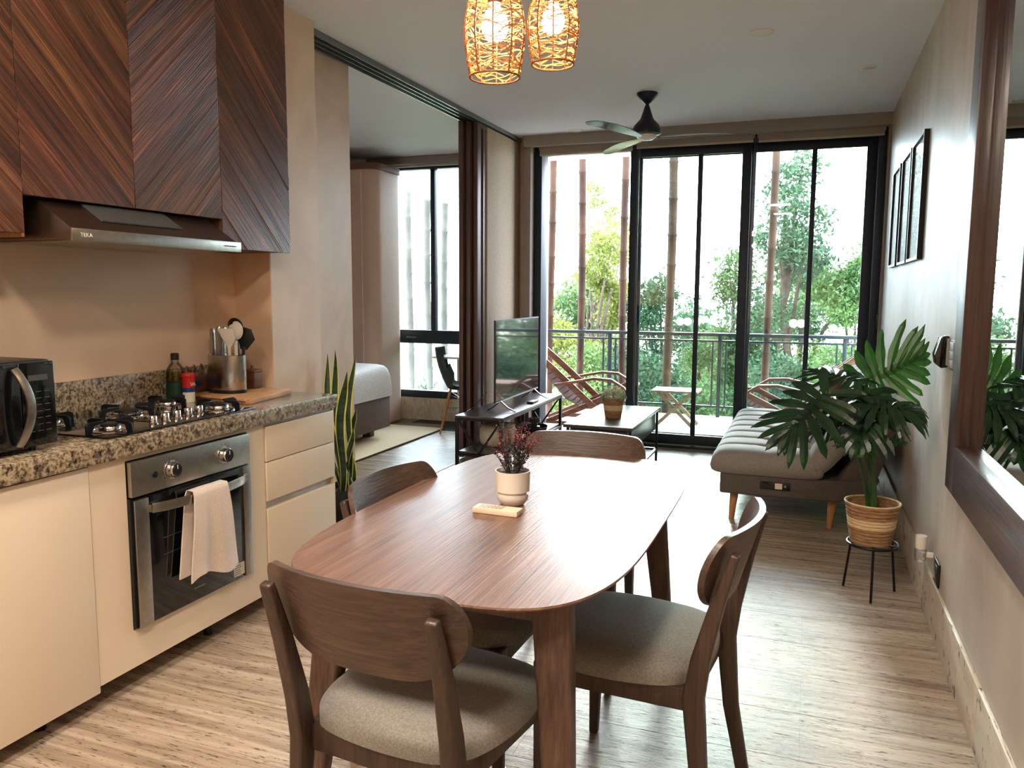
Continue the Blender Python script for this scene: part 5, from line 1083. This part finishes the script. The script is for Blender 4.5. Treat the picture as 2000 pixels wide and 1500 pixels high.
def lounge(lab, loc, flip, rz=0):
    t = thing('lounge_chair', lab, 'chair', loc, rz, 'wooden sling chairs on the balcony'); s = flip
    for y in (-.28, .28):
        bev(MB().path([(-s*.52, y, .80), (-s*.30, y, .62), (s*.34, y, .05)], [.03]*3, [.07, .065, .06], side=(0, 1, 0)), 'back_rail', t)
        y2 = y*.9
        bev(MB().path([(-s*.42, y2, .02), (0, y2, .20), (s*.42, y2, .40), (s*.55, y2, .405)], [.026]*4, [.05, .055, .055, .04], side=(0, 1, 0)), 'seat_rail', t)
        y3 = y*1.18
        bev(MB().path([(-s*.25, y3, .44), (-s*.05, y3, .475), (s*.15, y3, .515), (s*.32, y3, .505), (s*.44, y3, .43), (s*.50, y3, .34)], [.05, .055, .065, .065, .055, .04], [.028]*6, side=(0, 1, 0)), 'armrest', t)
        bev(MB().path([(-s*.50, y, .03), (-s*.2, y, .05), (s*.45, y, .03)], .026, .045, side=(0, 1, 0)), 'floor_rail', t)
    P = [(-s*.52, .80), (-s*.33, .54), (-s*.15, .36), (s*.05, .27), (s*.25, .27), (s*.42, .35), (s*.54, .40)]
    def sl(i, j):
        k = min(len(P)-2, int(i*(len(P)-1))); f = i*(len(P)-1)-k; return (P[k][0]*(1-f)+P[k+1][0]*f, (j-.5)*.50, P[k][1]*(1-f)+P[k+1][1]*f-.02*math.sin(PI*j)-.07*math.sin(PI*i))
    # woven sling as strips with gaps
    nx, ny = 26, 7; m = MB()
    for a in range(nx):
        i0, i1 = a/nx+.004, (a+1)/nx-.004; m.add([sl(i0, 0), sl(i1, 0), sl(i1, 1), sl(i0, 1)], [(0, 1, 2, 3)]); 
    for b in range(ny):
        j0, j1 = b/ny+.012, (b+1)/ny-.012
        for a in range(nx): q = [sl(a/nx, j0), sl((a+1)/nx, j0), sl((a+1)/nx, j1), sl(a/nx, j1)]; m.add([(x, y, z+.004) for x, y, z in q], [(0, 1, 2, 3)])
    m.grid(lambda i, j: (lambda p: (p[0], p[1], p[2]-.003))(sl(i, .04+.92*j)), 24, 4); m.build('woven_sling', M['leather'], t)
    for x, z in ((-s*.52, .80), (s*.54, .405), (s*.30, .06), (-s*.42, .04)): MB().cyl((x, -.30, z), (x, .30, z), .014, n=10).build('cross_rod', M['teak'], t)
lounge('reddish wooden sling chair seen through the open left bay, facing right', (-2.15, 7.95, 0), 1, .12)
lounge('wooden sling chair behind the sofa, facing left on the balcony', (-.05, 8.0, 0), -1, -.1)
t = thing('folding_stool', 'small folding teak table with crossed legs between the sling chairs', 'table', (-1.235, 8.2, 0))
for k in range(5): box('slat', M['balctable'], (-.235, .235, -.17+k*.07, -.108+k*.07, .36, .38), t, .003)
for y in (-.15, .15):
    MB().beam((-.2, y, 0), (.17, y, .36), .02, .035, side=(0, 1, 0)).build('crossed_leg', M['balctable'], t, .002); MB().beam((.2, y+.025, 0), (-.17, y+.025, .36), .02, .035, side=(0, 1, 0)).build('crossed_leg', M['balctable'], t, .002)
# ================================================================ garden below and trees
o = MB().grid(lambda i, j: (-60+120*i, 9.6+110*j, -4.2+1.2*math.sin(i*9)*j), 20, 20).build('ground', M['grd'] if 'grd' in M else mat('pale_gravel_and_grass', (205, 202, 190), .9, col2=(150, 165, 110), scale=.25, detail=6)); tag(o, 'pale sunlit ground far below the balcony', 'ground', kind='structure')
o = box('facade_below', M['cream'], (-6.3, 1.6, 9.1, 9.3, -4.2, -.16)); tag(o, 'edge of the storey below the balcony', 'facade', kind='structure'); bpy.data.objects.remove(o)
LM = [leafmat('leaf_yellow_green', (84, 100, 36), (140, 148, 66), .35, .6, .8), leafmat('leaf_mid_green', (48, 78, 40), (96, 122, 70), .35, .6, .8), leafmat('leaf_deep_green', (32, 62, 42), (72, 104, 68), .3, .6, .8), leafmat('leaf_fresh', (62, 94, 44), (112, 140, 76), .35, .6, .8)]
def foliage(blobs, n_, size, m_, root):
    B_ = np.array([b[:3] for b in blobs]); Rr = np.array([b[3] for b in blobs]); pr_ = Rr**2/np.sum(Rr**2)
    # twig clusters inside the blobs, leaves around the clusters
    nc = max(30, n_//16); ci = rng.choice(len(blobs), nc, p=pr_); d = rng.normal(size=(nc, 3)); d /= np.linalg.norm(d, axis=1)[:, None]
    cc = B_[ci]+d*Rr[ci][:, None]*rng.uniform(.25, 1.0, nc)[:, None]**.6*np.array([1, 1, .8])
    li = rng.integers(0, nc, n_); c = cc[li]+rng.normal(size=(n_, 3))*np.array([.16, .16, .12])*(Rr[ci[li]][:, None]*.55+.3)
    a = rng.normal(size=(n_, 3)); a /= np.linalg.norm(a, axis=1)[:, None]; b = np.cross(a, rng.normal(size=(n_, 3))); b /= np.linalg.norm(b, axis=1)[:, None]
    s = size*rng.uniform(.6, 1.3, n_)[:, None]; v = np.stack([c-a*s, c+b*s*.42, c+a*s, c-b*s*.42], 1).reshape(-1, 3)
    me = bpy.data.meshes.new('foliage'); me.vertices.add(4*n_); me.vertices.foreach_set('co', v.astype('f').ravel()); me.loops.add(4*n_); me.loops.foreach_set('vertex_index', np.arange(4*n_, dtype='i'))
    me.polygons.add(n_); me.polygons.foreach_set('loop_start', np.arange(0, 4*n_, 4, dtype='i')); me.polygons.foreach_set('loop_total', np.full(n_, 4, 'i')); me.update(); me.materials.append(LM[m_])
    o = bpy.data.objects.new('foliage', me); C.objects.link(o); o.parent = root; o.location = -root.location; o['kind'] = 'stuff'; return o
def tree(lab, x, y, top, rad, n_, size, m_, *, base=-4.2, nb=12, seed=0, trunk=.09, low=0.35, cat='tree', name='tree'):
    n_ = int(n_*1.7); size *= 1.12
    rg = random.Random(seed); t = thing(name, lab, cat, (x, y, base), group='garden trees beyond the balcony'); H = top-base; blobs = []
    tr = [(x+.15*math.sin(i*1.3+seed), y+.1*math.cos(i+seed), base+H*.86*i/10) for i in range(11)]
    MB().tube([Vector(p)-t.location for p in tr], [trunk*(1-.75*i/10) for i in range(11)], 8).build('trunk', M['bark'], t)
    br = MB()
    for k in range(nb):
        f = low+(1-low)*(k+.5)/nb; a = rg.uniform(0, 2*PI); ext = rad*math.sin(PI*min(1, .25+.7*(f-low)/(1-low)))*rg.uniform(.35, .95); c = Vector((x+math.cos(a)*ext, y+math.sin(a)*ext, base+H*f)); r = rad*rg.uniform(.3, .5); blobs.append((*c, r))
        s0 = Vector(tr[min(10, max(1, int(f*10*.9)))]); br.tube([s0-t.location, (s0+c)/2+Vector((0, 0, .1))-t.location, c-t.location], [trunk*.35, trunk*.25, trunk*.1], 5)
    br.build('branches', M['bark'], t); foliage(blobs, n_, size, m_, t); return t
for a in TREES: tree(*a[:-1], **a[-1])
